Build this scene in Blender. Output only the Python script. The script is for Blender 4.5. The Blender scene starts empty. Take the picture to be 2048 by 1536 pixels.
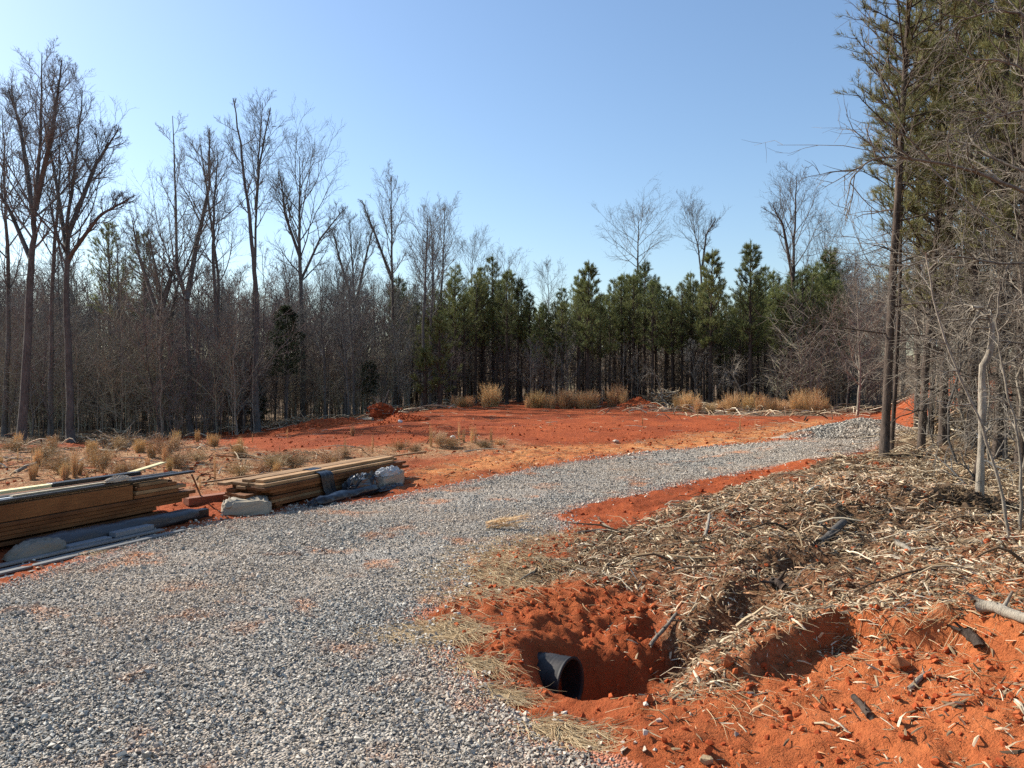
import bpy, math, random
import numpy as np
from mathutils import Vector, Matrix

# ------------------------------------------------------------------ camera, world, sun
SC = bpy.context.scene
COL = SC.collection
F_PX, CX, CY, HOR = 1500.0, 1024.0, 768.0, 748.0
CAMZ = 1.6
cam_data = bpy.data.cameras.new("camera")
cam_data.sensor_width = 36.0
cam_data.lens = 36.0 * F_PX / 2048.0
cam_data.clip_start = 0.05
cam_data.clip_end = 3000.0
cam = bpy.data.objects.new("camera", cam_data)
COL.objects.link(cam)
PITCH = math.atan((CY - HOR) / F_PX)
cam.location = (0, 0, CAMZ)
cam.rotation_euler = (math.pi / 2 - PITCH, 0, 0)
SC.camera = cam

SUN_EL = math.radians(36)
SUN_DIR = Vector((-0.87, 0.48, 0)).normalized() * math.cos(SUN_EL) + Vector((0, 0, math.sin(SUN_EL)))
world = bpy.data.worlds.new("World")
SC.world = world
world.use_nodes = True
wn = world.node_tree
bg = wn.nodes["Background"]
sky = wn.nodes.new("ShaderNodeTexSky")
sky.sky_type = 'NISHITA'
sky.sun_disc = False
sky.sun_elevation = SUN_EL
sky.sun_rotation = math.atan2(SUN_DIR.x, SUN_DIR.y)
sky.altitude = 200
sky.air_density = 1.25
sky.dust_density = 0.8
sky.ozone_density = 4.0
wn.links.new(sky.outputs[0], bg.inputs[0])
bg.inputs[1].default_value = 0.105
sun_data = bpy.data.lights.new("sun", 'SUN')
sun_data.energy = 5.0
sun_data.angle = math.radians(0.55)
sun_data.color = (1.0, 0.94, 0.83)
sun = bpy.data.objects.new("sun", sun_data)
COL.objects.link(sun)
sun.rotation_euler = SUN_DIR.to_track_quat('Z', 'Y').to_euler()
SC.view_settings.view_transform = 'Standard'
SC.view_settings.look = 'None'
SC.view_settings.exposure = 0.74
SC.view_settings.gamma = 1.0
SC.render.engine = 'CYCLES'
SC.cycles.max_bounces = 5
SC.cycles.diffuse_bounces = 2
SC.cycles.glossy_bounces = 2
SC.cycles.transparent_max_bounces = 6
SC.cycles.use_denoising = False
SC.cycles.caustics_reflective = False
SC.cycles.caustics_refractive = False

rng = np.random.default_rng(11)
random.seed(5)

# ------------------------------------------------------------------ helpers
def sstep(a, b, v):
    t = np.clip((np.asarray(v, float) - a) / (b - a), 0, 1)
    return t * t * (3 - 2 * t)

def _hash(ix, iy, seed):
    n = (ix.astype(np.int64) * 374761393 + iy.astype(np.int64) * 668265263 + seed * 1442695041) & 0x7fffffff
    n = ((n ^ (n >> 13)) * 1274126177) & 0x7fffffff
    n = (n ^ (n >> 16)) & 0xffff
    return n / 65535.0

def vnoise(x, y, seed=0):
    x = np.asarray(x, float); y = np.asarray(y, float)
    ix = np.floor(x); iy = np.floor(y)
    fx = x - ix; fy = y - iy
    fx = fx * fx * (3 - 2 * fx); fy = fy * fy * (3 - 2 * fy)
    a = _hash(ix, iy, seed); b = _hash(ix + 1, iy, seed)
    c = _hash(ix, iy + 1, seed); d = _hash(ix + 1, iy + 1, seed)
    return (a + (b - a) * fx) * (1 - fy) + (c + (d - c) * fx) * fy

def fbm(x, y, oct=4, seed=0, gain=0.5):
    s = 0; amp = 1; tot = 0
    for k in range(oct):
        s = s + amp * (vnoise(x * 2 ** k + 17.3 * k, y * 2 ** k - 9.1 * k, seed + k) - 0.5)
        tot += amp; amp *= gain
    return s / tot * 2      # about -1..1

def gau(x, y, cx, cy, sx, sy):
    return np.exp(-0.5 * (((x - cx) / sx) ** 2 + ((y - cy) / sy) ** 2))

def H0(x, y):
    x = np.asarray(x, float); y = np.asarray(y, float)
    z = -0.15 * sstep(14, 45, y)
    z = z - 1.15 * sstep(2, 14, -x) * sstep(12, 30, y)
    # far wooded hill
    z = z + 5.0 * sstep(62, 150, y + 0.25 * np.abs(x)) + 6 * sstep(150, 400, y)
    # clay bank beyond the gravel heap
    z = z + 1.9 * sstep(-0.6, 3.2, x - 0.5 * y) * sstep(17, 25, y) * (1 - sstep(40, 60, y))
    # mulch mound and right foreground
    z = z + 0.36 * gau(x, y, 2.95, 7.2, 0.95, 0.75) + 0.12 * gau(x, y, 1.9, 5.9, 0.6, 0.6)
    z = z + 0.24 * sstep(1.5, 4.0, x - 0.18 * (y - 5)) * (1 - sstep(14, 20, y))
    z = z + 0.20 * gau(x, y, 2.9, 3.5, 0.9, 0.9)
    # pit in front of the culvert, ditch to the right
    r = np.sqrt(((x - 0.57) / 0.53) ** 2 + ((y - 4.24) / 0.60) ** 2)
    z = z - 0.48 * (1 - sstep(0.35, 1.02, r))
    z = z - 0.20 * gau(x, y, 0.64, 4.30, 0.17, 0.20)
    rb = np.sqrt(((x - 0.80) / 0.85) ** 2 + ((y - 4.85) / 0.95) ** 2)
    z = z - 0.19 * (1 - sstep(0.2, 1.0, rb))
    r2 = np.sqrt(((x - 1.35) / 0.75) ** 2 + ((y - 4.65) / 0.45) ** 2)
    z = z - 0.16 * (1 - sstep(0.2, 1.0, r2))
    return z

def cam_ray(px, py):
    dx = (px - CX) / F_PX; du = (CY - py) / F_PX
    c, s = math.cos(PITCH), math.sin(PITCH)
    return np.array([dx, c + du * s, -s + du * c])

def at(px, py, Y):
    """world point on the view ray through a photo pixel at depth Y"""
    d = cam_ray(px, py)
    return Vector((d[0] * Y / d[1], Y, CAMZ + d[2] * Y / d[1]))

def ground(px, py, hf=H0):
    """where the ray through a photo pixel meets the terrain"""
    d = cam_ray(px, py); d = d / d[1]
    Y = np.concatenate([np.linspace(1.2, 20, 1500), np.linspace(20, 200, 3000)])
    zz = CAMZ + d[2] * Y; hh = hf(d[0] * Y, Y)
    k = np.argmax(zz <= hh)
    if zz[k] > hh[k]:
        k = len(Y) - 1
    return Vector((d[0] * Y[k], Y[k], float(hh[k])))

def gpoly(pts, pre=(), post=()):
    out = [tuple(p) for p in pre]
    for p in pts:
        g = ground(*p); out.append((g.x, g.y))
    return np.array(out + [tuple(p) for p in post])

def sdist(x, y, poly):
    """signed distance to polygon, positive inside"""
    x = np.asarray(x, float); y = np.asarray(y, float)
    d2 = np.full(x.shape, 1e18); inside = np.zeros(x.shape, bool)
    n = len(poly)
    for i in range(n):
        ax, ay = poly[i]; bx, by = poly[(i + 1) % n]
        ex, ey = bx - ax, by - ay
        L = ex * ex + ey * ey + 1e-12
        t = np.clip(((x - ax) * ex + (y - ay) * ey) / L, 0, 1)
        dd = (x - ax - t * ex) ** 2 + (y - ay - t * ey) ** 2
        d2 = np.minimum(d2, dd)
        cross = ((ay > y) != (by > y))
        with np.errstate(divide='ignore', invalid='ignore'):
            xi = ax + (y - ay) * ex / (ey if abs(ey) > 1e-12 else 1e-12)
        inside ^= cross & (x < xi)
    d = np.sqrt(d2)
    return np.where(inside, d, -d)

ROAD = gpoly([(-260, 1250), (0, 1168), (170, 1108), (330, 1066), (430, 1040), (520, 1030), (620, 1006), (760, 1000), (815, 986), (900, 970), (1000, 948),
              (1100, 930), (1200, 915), (1300, 902), (1400, 893), (1500, 886), (1600, 880), (1660, 872), (1790, 868),
              (1800, 884), (1740, 900), (1700, 910), (1600, 925), (1500, 942), (1400, 960), (1300, 985), (1200, 1008),
              (1110, 1028), (1140, 1040), (1155, 1052), (1120, 1068), (1050, 1085), (970, 1110), (935, 1150), (930, 1185), (870, 1228),
              (850, 1255), (900, 1290), (960, 1340), (1010, 1400), (1060, 1440), (1130, 1475), (1200, 1495), (1300, 1533)],
             pre=[(-14, 0.5), (-14, 4.6)], post=[(0.75, 2.3), (1.1, 0.5)])
MULCH = gpoly([(1170, 1088), (1240, 1066), (1340, 1030), (1450, 985), (1600, 942), (1740, 912)],
              pre=[(0.55, 6.35), (0.62, 7.0)],
              post=[(8.5, 17.5), (30, 30), (40, 2), (3.3, 2.0)])
MULCH = np.vstack([MULCH, gpoly([(2048, 1330), (1960, 1300), (1900, 1292), (1800, 1300), (1690, 1288), (1600, 1325), (1500, 1370), (1420, 1388), (1330, 1400),
                                 (1290, 1350), (1330, 1270), (1300, 1205), (1230, 1190), (1150, 1165), (1060, 1172), (1040, 1140)])])
FOREST = gpoly([(-300, 900), (0, 893), (200, 885), (420, 868), (520, 858), (700, 843), (860, 818), (960, 804), (1060, 800), (1250, 805), (1330, 824),
                (1500, 836), (1700, 836)], pre=[(-60, 24)], post=[(14, 34), (30, 30), (60, 26), (700, 26), (700, 900), (-700, 900), (-700, 24)])
TAN = gpoly([(800, 948), (1020, 892), (1250, 885), (1400, 868), (1650, 838), (1660, 868), (1500, 884), (1200, 908), (1000, 944), (850, 968)])
SCRUB = gpoly([(-300, 905), (0, 898), (250, 896), (520, 905), (700, 893), (850, 884), (960, 873), (1030, 888), (960, 905), (800, 920), (620, 945), (440, 985), (200, 1010), (-300, 1050)])
RIGHTWOOD = np.array([(4.2, 5.0), (4.6, 8.0), (5.5, 10.4), (6.6, 13.5), (9.0, 17.2), (12, 18), (40, 19), (40, 1), (4.5, 1)])

def H(x, y):
    x = np.asarray(x, float); y = np.asarray(y, float)
    z = H0(x, y)
    near = (1 - sstep(14, 22, y)) * sstep(-20, -10, x)
    wx = x + 0.10 * fbm(x * 3, y * 3, 3, 5); wy = y + 0.10 * fbm(x * 3, y * 3, 3, 9)
    m = sdist(wx, wy, MULCH)
    road = sstep(-0.10, 0.12, sdist(wx, wy, ROAD))
    z = z + (0.05 + 0.12 * (1 - sstep(5.2, 6.2, y))) * sstep(-0.02, 0.06, m) * near * sstep(0.9, 1.5, x)
    for (cx, cy, rx, ry, dep) in ((1.50, 4.95, 0.15, 0.10, 0.16), (1.15, 4.72, 0.12, 0.09, 0.20), (2.05, 5.25, 0.18, 0.09, 0.17), (2.75, 3.72, 0.10, 0.05, 0.07),
                                  (0.95, 5.05, 0.10, 0.08, 0.09), (2.1, 4.0, .10, .04, .04)):
        z = z - dep * gau(wx, wy, cx, cy, rx, ry)
    rough = 1 - road
    # lumpy clay and mulch
    big = fbm(x * 1.3, y * 1.3, 3, 21)
    mid = fbm(x * 5, y * 5, 3, 31)
    fin = fbm(x * 17, y * 17, 3, 41)
    z = z + sstep(0.3, 1.2, m) * near * 0.07 * fbm(x * 0.9 + 4, y * 0.9, 2, 55)
    z = z + rough * (0.06 * big + 0.045 * mid * near + 0.026 * fin * near * (1 - sstep(7, 12, y)))
    z = z + 0.11 * sstep(0.0, 0.5, m) * near * (np.abs(fbm(x * 1.9, y * 1.9, 3, 51)) - 0.15)
    pitw = np.exp(-0.5 * (((x - 0.75) / 0.6) ** 2 + ((y - 4.7) / 0.7) ** 2))
    z = z + pitw * rough * (0.050 * np.abs(fbm(x * 9, y * 9, 3, 91)) + 0.022 * fbm(x * 28, y * 28, 2, 92))
    far = sstep(12, 20, y)
    z = z + far * 0.10 * fbm(x * 0.35, y * 0.35, 3, 61) * rough
    # ruts and low heaps at the left side of the clay pad
    z = z + 0.10 * np.maximum(0, fbm(x * 0.5, y * 1.1, 3, 71)) * sstep(16, 22, y) * (1 - sstep(44, 50, y)) * sstep(2, 10, 4 - x) * rough
    # road: two shallow wheel tracks and gentle swell
    z = z + road * (0.018 * fbm(x * 0.8, y * 0.8, 3, 81) + 0.008 * fbm(x * 6, y * 6, 2, 82))
    return z

def Hs(x, y):
    return float(H(np.array([x]), np.array([y]))[0])

def gnd(px, py):
    g = ground(px, py, H)
    return g

# ------------------------------------------------------------------ object helpers
def link(name, mesh, parent=None):
    o = bpy.data.objects.new(name, mesh)
    COL.objects.link(o)
    if parent is not None:
        o.parent = parent
    return o

def tag(o, label=None, cat=None, group=None, kind=None):
    if label: o["label"] = label
    if cat: o["category"] = cat
    if group: o["group"] = group
    if kind: o["kind"] = kind
    return o

def thing(name, label, cat, loc=(0, 0, 0), rotz=0.0, group=None):
    o = bpy.data.objects.new(name, None)
    COL.objects.link(o)
    o.location = loc; o.rotation_euler = (0, 0, rotz)
    o.empty_display_size = 0.2
    return tag(o, label, cat, group)

def dup(root, loc, rotz=0.0, scale=1.0, label=None, group=None):
    r = root.copy(); COL.objects.link(r)
    r.location = loc; r.rotation_euler = (0, 0, rotz)
    r.scale = (scale, scale, scale) if not hasattr(scale, '__len__') else scale
    if label: r["label"] = label
    if group: r["group"] = group
    for ch in root.children:
        c = ch.copy(); COL.objects.link(c); c.parent = r
    return r

def mesh_np(name, V, polys, mat=None, smooth=False, attrs=None):
    """V (n,3); polys list of int arrays each (m,k)"""
    me = bpy.data.meshes.new(name)
    V = np.ascontiguousarray(V, dtype=np.float32)
    polys = [np.asarray(p, dtype=np.int32) for p in polys if len(p)]
    loops = np.concatenate([p.ravel() for p in polys])
    sizes = np.concatenate([np.full(len(p), p.shape[1], np.int32) for p in polys])
    starts = np.concatenate([[0], np.cumsum(sizes)[:-1]]).astype(np.int32)
    me.vertices.add(len(V)); me.vertices.foreach_set("co", V.ravel())
    me.loops.add(len(loops)); me.loops.foreach_set("vertex_index", loops)
    me.polygons.add(len(sizes)); me.polygons.foreach_set("loop_start", starts)
    me.polygons.foreach_set("loop_total", sizes)
    me.polygons.foreach_set("use_smooth", np.full(len(sizes), smooth, dtype=bool))
    if attrs:
        for k, a in attrs.items():
            at_ = me.attributes.new(k, 'FLOAT', 'POINT')
            at_.data.foreach_set("value", np.ascontiguousarray(a, dtype=np.float32))
    me.update(calc_edges=True)
    if mat is not None:
        me.materials.append(mat)
    return me

class Buf:
    """collects geometry for one mesh"""
    def __init__(s): s.V = []; s.Q = []; s.T = []; s.A = []; s.n = 0
    def add(s, V, Q=None, T=None, rnd=None):
        V = np.asarray(V, float).reshape(-1, 3)
        if Q is not None and len(Q): s.Q.append(np.asarray(Q) + s.n)
        if T is not None and len(T): s.T.append(np.asarray(T) + s.n)
        s.V.append(V); s.n += len(V)
        s.A.append(np.full(len(V), 0.5) if rnd is None else np.broadcast_to(rnd, (len(V),)).astype(float))
    def mesh(s, name, mat, smooth=False):
        polys = []
        if s.Q: polys.append(np.concatenate(s.Q))
        if s.T: polys.append(np.concatenate(s.T))
        return mesh_np(name, np.concatenate(s.V), polys, mat, smooth, {"rnd": np.concatenate(s.A)})
    # many tubes at once: P (m,n,3) R (m,n)
    def tubes(s, P, R, sides=4, rnd=None, cap=True):
        P = np.asarray(P, float); R = np.asarray(R, float)
        if P.ndim == 2: P = P[None]; R = R[None]
        m, n, _ = P.shape
        T = np.gradient(P, axis=1)
        T /= np.linalg.norm(T, axis=2, keepdims=True) + 1e-9
        mean = P[:, -1] - P[:, 0]
        ref = np.where(np.abs(mean[:, 2:3]) > 0.8 * np.linalg.norm(mean, axis=1, keepdims=True), np.array([[1.0, 0.1, 0]]), np.array([[0.05, 0.1, 1.0]]))
        A = np.cross(T, ref[:, None, :]); A /= np.linalg.norm(A, axis=2, keepdims=True) + 1e-9
        B = np.cross(T, A)
        th = np.arange(sides) / sides * 2 * np.pi
        V = P[:, :, None, :] + R[:, :, None, None] * (np.cos(th)[None, None, :, None] * A[:, :, None, :] + np.sin(th)[None, None, :, None] * B[:, :, None, :])
        idx = np.arange(m * n * sides).reshape(m, n, sides)
        a = idx[:, :-1, :]; b = np.roll(idx, -1, axis=2)[:, :-1, :]
        c = np.roll(idx, -1, axis=2)[:, 1:, :]; d = idx[:, 1:, :]
        Q = np.stack([a, d, c, b], axis=-1).reshape(-1, 4)
        r = None
        if rnd is not None:
            r = np.repeat(np.broadcast_to(rnd, (m,)), n * sides)
        s.add(V.reshape(-1, 3), Q, None, r)
        if cap:
            base = s.n - m * n * sides
            if sides == 4:
                s.Q.append(idx[:, -1, :] + base); s.Q.append(idx[:, 0, ::-1] + base)
            elif sides == 3:
                s.T.append(idx[:, -1, :] + base)
            else:
                for k in range(1, sides - 1):
                    s.T.append(np.stack([idx[:, -1, 0], idx[:, -1, k], idx[:, -1, k + 1]], -1) + base)
                    s.T.append(np.stack([idx[:, 0, 0], idx[:, 0, k + 1], idx[:, 0, k]], -1) + base)
    def box(s, c, size, ux=(1, 0, 0), uy=(0, 1, 0), uz=(0, 0, 1), rnd=None):
        c = np.array(c, float); ux = np.array(ux, float); uy = np.array(uy, float); uz = np.array(uz, float)
        V = []
        for k in range(8):
            V.append(c + ux * size[0] * (0.5 if k & 1 else -0.5) + uy * size[1] * (0.5 if k & 2 else -0.5) + uz * size[2] * (0.5 if k & 4 else -0.5))
        Q = [(0, 2, 3, 1), (4, 5, 7, 6), (0, 1, 5, 4), (2, 6, 7, 3), (0, 4, 6, 2), (1, 3, 7, 5)]
        s.add(V, Q, None, rnd)

# ------------------------------------------------------------------ materials
class NT:
    def __init__(s, name, rough=0.85, spec=0.2):
        s.m = bpy.data.materials.new(name); s.m.use_nodes = True
        s.t = s.m.node_tree; s.b = s.t.nodes["Principled BSDF"]
        s.b.inputs["Roughness"].default_value = rough
        s.b.inputs["Specular IOR Level"].default_value = spec
    def n(s, typ, **kw):
        nd = s.t.nodes.new(typ)
        for k, v in kw.items(): setattr(nd, k, v)
        return nd
    def l(s, a, b): s.t.links.new(a, b)
    def coord(s):
        return s.n("ShaderNodeTexCoord").outputs["Object"]
    def noise(s, scale, detail=4, rough=0.6, vec=None, dist=0.0):
        nd = s.n("ShaderNodeTexNoise"); nd.inputs["Scale"].default_value = scale
        nd.inputs["Detail"].default_value = detail; nd.inputs["Roughness"].default_value = rough
        nd.inputs["Distortion"].default_value = dist
        if vec is not None: s.l(vec, nd.inputs["Vector"])
        return nd.outputs["Fac"]
    def ramp(s, fac, stops):
        r = s.n("ShaderNodeValToRGB"); e = r.color_ramp.elements
        while len(e) > 1: e.remove(e[-1])
        e[0].position = stops[0][0]; e[0].color = (*stops[0][1], 1)
        for p, c in stops[1:]:
            k = e.new(p); k.color = (*c, 1)
        s.l(fac, r.inputs["Fac"]); return r.outputs["Color"]
    def framp(s, fac, a, b, lo=0.0, hi=1.0):
        r = s.n("ShaderNodeMapRange"); r.clamp = True
        r.inputs["From Min"].default_value = a; r.inputs["From Max"].default_value = b
        r.inputs["To Min"].default_value = lo; r.inputs["To Max"].default_value = hi
        s.l(fac, r.inputs["Value"]); return r.outputs["Result"]
    def mix(s, fac, a, b, mode='MIX'):
        r = s.n("ShaderNodeMix"); r.data_type = 'RGBA'; r.blend_type = mode
        for sock, v in ((r.inputs[0], fac), (r.inputs[6], a), (r.inputs[7], b)):
            if isinstance(v, (int, float)): sock.default_value = v
            elif isinstance(v, tuple): sock.default_value = (*v, 1)
            else: s.l(v, sock)
        return r.outputs[2]
    def math(s, op, a, b=0.0):
        r = s.n("ShaderNodeMath", operation=op)
        for sock, v in ((r.inputs[0], a), (r.inputs[1], b)):
            if isinstance(v, (int, float)): sock.default_value = v
            else: s.l(v, sock)
        return r.outputs[0]
    def attr(s, name):
        a = s.n("ShaderNodeAttribute"); a.attribute_name = name; return a.outputs["Fac"]
    def objrnd(s):
        return s.n("ShaderNodeObjectInfo").outputs["Random"]
    def col(s, c):
        if isinstance(c, tuple): s.b.inputs["Base Color"].default_value = (*c, 1)
        else: s.l(c, s.b.inputs["Base Color"])
    def bump(s, h, dist=0.02, strength=1.0):
        b = s.n("ShaderNodeBump"); b.inputs["Distance"].default_value = dist; b.inputs["Strength"].default_value = strength
        s.l(h, b.inputs["Height"]); s.l(b.outputs[0], s.b.inputs["Normal"])

CLAY_LO, CLAY_HI = (0.17, 0.034, 0.014), (0.40, 0.095, 0.030)
def clay_color(w, co):
    n1 = w.noise(0.35, 5, 0.6, co); n2 = w.noise(6, 5, 0.7, co); n3 = w.noise(45, 3, 0.7, co)
    c = w.ramp(w.math('ADD', w.math('MULTIPLY', n1, 0.55), w.math('MULTIPLY', n2, 0.45)), [(0.36, CLAY_LO), (0.50, (0.28, 0.057, 0.019)), (0.66, CLAY_HI)])
    c = w.mix(w.framp(n3, 0.35, 0.7, 0.0, 0.35), c, (0.48, 0.15, 0.055))
    c = w.mix(w.framp(w.noise(0.16, 4, 0.6, co, 0.6), 0.50, 0.62, 0.0, 0.55), c, (0.17, 0.036, 0.016))
    c = w.mix(w.framp(w.noise(0.9, 5, 0.7, co, 1.0), 0.60, 0.72, 0.0, 0.6), c, (0.54, 0.21, 0.09))
    return c

def m_ground():
    w = NT("clay_soil", 0.95, 0.1); co = w.coord()
    c = clay_color(w, co)
    n2 = w.noise(9, 5, 0.7, co); n3 = w.noise(38, 4, 0.7, co); n1 = w.noise(1.6, 5, 0.65, co)
    # ochre, straw strewn strip beside the road
    och = w.ramp(n3, [(0.35, (0.34, 0.10, 0.035)), (0.5, (0.55, 0.22, 0.075)), (0.65, (0.66, 0.36, 0.15))])
    c = w.mix(w.math('MULTIPLY', w.attr("tan"), w.framp(n1, 0.3, 0.6)), c, och)
    scr = w.ramp(n2, [(0.32, (0.16, 0.075, 0.04)), (0.5, (0.34, 0.17, 0.08)), (0.66, (0.46, 0.33, 0.19))])
    c = w.mix(w.math('MULTIPLY', w.attr("scrub"), w.framp(n1, 0.30, 0.5)), c, scr)
    mul = w.ramp(n3, [(0.33, (0.06, 0.032, 0.018)), (0.5, (0.16, 0.085, 0.045)), (0.68, (0.30, 0.19, 0.11))])
    patch = w.framp(w.noise(0.9, 4, 0.6, co), 0.36, 0.47)
    c = w.mix(w.math('MULTIPLY', w.attr("mulch"), patch), c, mul)
    c = w.mix(w.math('MULTIPLY', w.attr("dry"), w.framp(n2, 0.35, 0.62, 0.35, 1.0)), c, (0.50, 0.150, 0.052))  # brighter orange; sunlight on the lower right slope is put into the colour
    lit = w.ramp(n2, [(0.32, (0.07, 0.05, 0.033)), (0.5, (0.16, 0.11, 0.07)), (0.7, (0.30, 0.22, 0.14))])
    c = w.mix(w.attr("litter"), c, lit)
    w.col(c)
    h = w.math('ADD', w.noise(14, 6, 0.75, co), w.math('MULTIPLY', w.noise(70, 4, 0.7, co), 0.35))
    w.bump(h, 0.045, 0.9)
    return w.m

def m_road():
    w = NT("crushed_stone_bed", 0.95, 0.1); co = w.coord()
    v = w.n("ShaderNodeTexVoronoi"); v.inputs["Scale"].default_value = 62; w.l(co, v.inputs["Vector"])
    g = w.ramp(v.outputs["Color"], [(0.0, (0.12, 0.11, 0.10)), (0.5, (0.32, 0.295, 0.26)), (1.0, (0.60, 0.55, 0.48))])
    fines = w.ramp(w.noise(1.1, 5, 0.65, co), [(0.35, (0.27, 0.245, 0.215)), (0.62, (0.42, 0.30, 0.20))])
    c = w.mix(w.framp(w.noise(3.2, 4, 0.6, co), 0.3, 0.6, 0.1, 0.5), g, fines)
    c = w.mix(w.math('MULTIPLY', w.framp(w.noise(1.3, 5, 0.7, co), 0.56, 0.66), 0.75), c, (0.55, 0.21, 0.08))
    c = w.mix(w.attr("claymix"), c, (0.42, 0.11, 0.04))
    w.col(c)
    w.bump(w.math('SUBTRACT', 1.0, v.outputs["Distance"]), 0.02, 1.0)
    return w.m

def m_stone():
    w = NT("crushed_stone", 0.8, 0.3); r = w.attr("rnd"); co = w.coord()
    c = w.ramp(r, [(0.0, (0.05, 0.048, 0.045)), (0.25, (0.17, 0.162, 0.148)), (0.5, (0.35, 0.322, 0.275)), (0.8, (0.66, 0.605, 0.51)), (0.93, (0.46, 0.36, 0.26)), (1.0, (0.50, 0.27, 0.14))])
    tan = w.math('MULTIPLY', w.framp(w.noise(1.3, 5, 0.7, co), 0.54, 0.68), 0.7)
    c = w.mix(tan, c, (0.56, 0.27, 0.13))
    dusty = w.framp(w.noise(0.45, 4, 0.6, co), 0.42, 0.62, 0, 0.5)
    c = w.mix(dusty, c, (0.54, 0.41, 0.29))
    w.col(c); return w.m

def m_rnd(name, stops, rough=0.85, spec=0.2, nscale=None):
    w = NT(name, rough, spec); c = w.ramp(w.attr("rnd"), stops)
    if nscale:
        c = w.mix(w.framp(w.noise(nscale, 4, 0.6, w.coord()), 0.35, 0.65, 0.0, 0.5), c, tuple(x * 0.45 for x in stops[0][1]))
    w.col(c); return w.m

def m_bark(name, dark, light, vary=0.35, scale=6.0, moss=None):
    w = NT(name, 0.95, 0.1); tc = w.coord()
    mp = w.n("ShaderNodeMapping"); mp.inputs["Scale"].default_value = (1, 1, 0.22); w.l(tc, mp.inputs["Vector"])
    n = w.noise(scale * 4, 6, 0.72, mp.outputs[0]); n2 = w.noise(scale * 0.35, 4, 0.6, tc)
    c = w.ramp(n, [(0.33, dark), (0.62, light)])
    c = w.mix(w.framp(n2, 0.4, 0.65, 0, vary), c, tuple(min(1, x * 1.5) for x in light))
    br = w.n("ShaderNodeHueSaturation"); br.inputs["Value"].default_value = 1.0
    w.l(c, br.inputs["Color"]); w.l(w.framp(w.objrnd(), 0, 1, 0.8, 1.2), br.inputs["Value"])
    w.col(br.outputs[0]); w.bump(n, 0.03, 0.8)
    return w.m

def m_needles(name, stops):
    w = NT(name, 0.6, 0.3); c = w.ramp(w.attr("rnd"), stops)
    hs = w.n("ShaderNodeHueSaturation"); w.l(c, hs.inputs["Color"]); w.l(w.framp(w.objrnd(), 0, 1, 0.72, 1.3), hs.inputs["Value"])
    w.l(w.framp(w.noise(7, 1, .5, w.n("ShaderNodeObjectInfo").outputs["Location"]), .3, .7, 0.487, 0.512), hs.inputs["Hue"]); c = hs.outputs[0]
    w.col(c)
    tr = w.n("ShaderNodeBsdfTranslucent"); w.l(c, tr.inputs["Color"])
    mx = w.n("ShaderNodeMixShader"); mx.inputs[0].default_value = 0.3
    out = w.t.nodes["Material Output"]
    w.l(w.b.outputs[0], mx.inputs[1]); w.l(tr.outputs[0], mx.inputs[2]); w.l(mx.outputs[0], out.inputs["Surface"])
    return w.m

def m_wood(name, a, b, grain=18.0, rough=0.75):
    w = NT(name, rough, 0.25); tc = w.coord()
    mp = w.n("ShaderNodeMapping"); mp.inputs["Scale"].default_value = (0.25, 4, 4); w.l(tc, mp.inputs["Vector"])
    n = w.noise(grain, 5, 0.65, mp.outputs[0], 0.6); n2 = w.noise(2.5, 3, 0.6, tc)
    c = w.ramp(n, [(0.3, a), (0.7, b)])
    c = w.mix(w.framp(n2, 0.45, 0.7, 0, 0.5), c, tuple(x * 0.6 for x in a))
    hs = w.n("ShaderNodeHueSaturation"); w.l(c, hs.inputs["Color"]); w.l(w.framp(w.objrnd(), 0, 1, 0.7, 1.25), hs.inputs["Value"])
    w.col(hs.outputs[0]); w.bump(n, 0.004, 0.6); return w.m

def m_plain(name, c, rough=0.6, spec=0.3, n=8.0, var=0.35, metal=0.0, bump=0.002):
    w = NT(name, rough, spec); co = w.coord(); f = w.noise(n, 5, 0.65, co)
    w.col(w.ramp(f, [(0.3, tuple(x * (1 - var) for x in c)), (0.7, c)]))
    w.b.inputs["Metallic"].default_value = metal
    w.bump(f, bump, 0.7); return w.m

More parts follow.
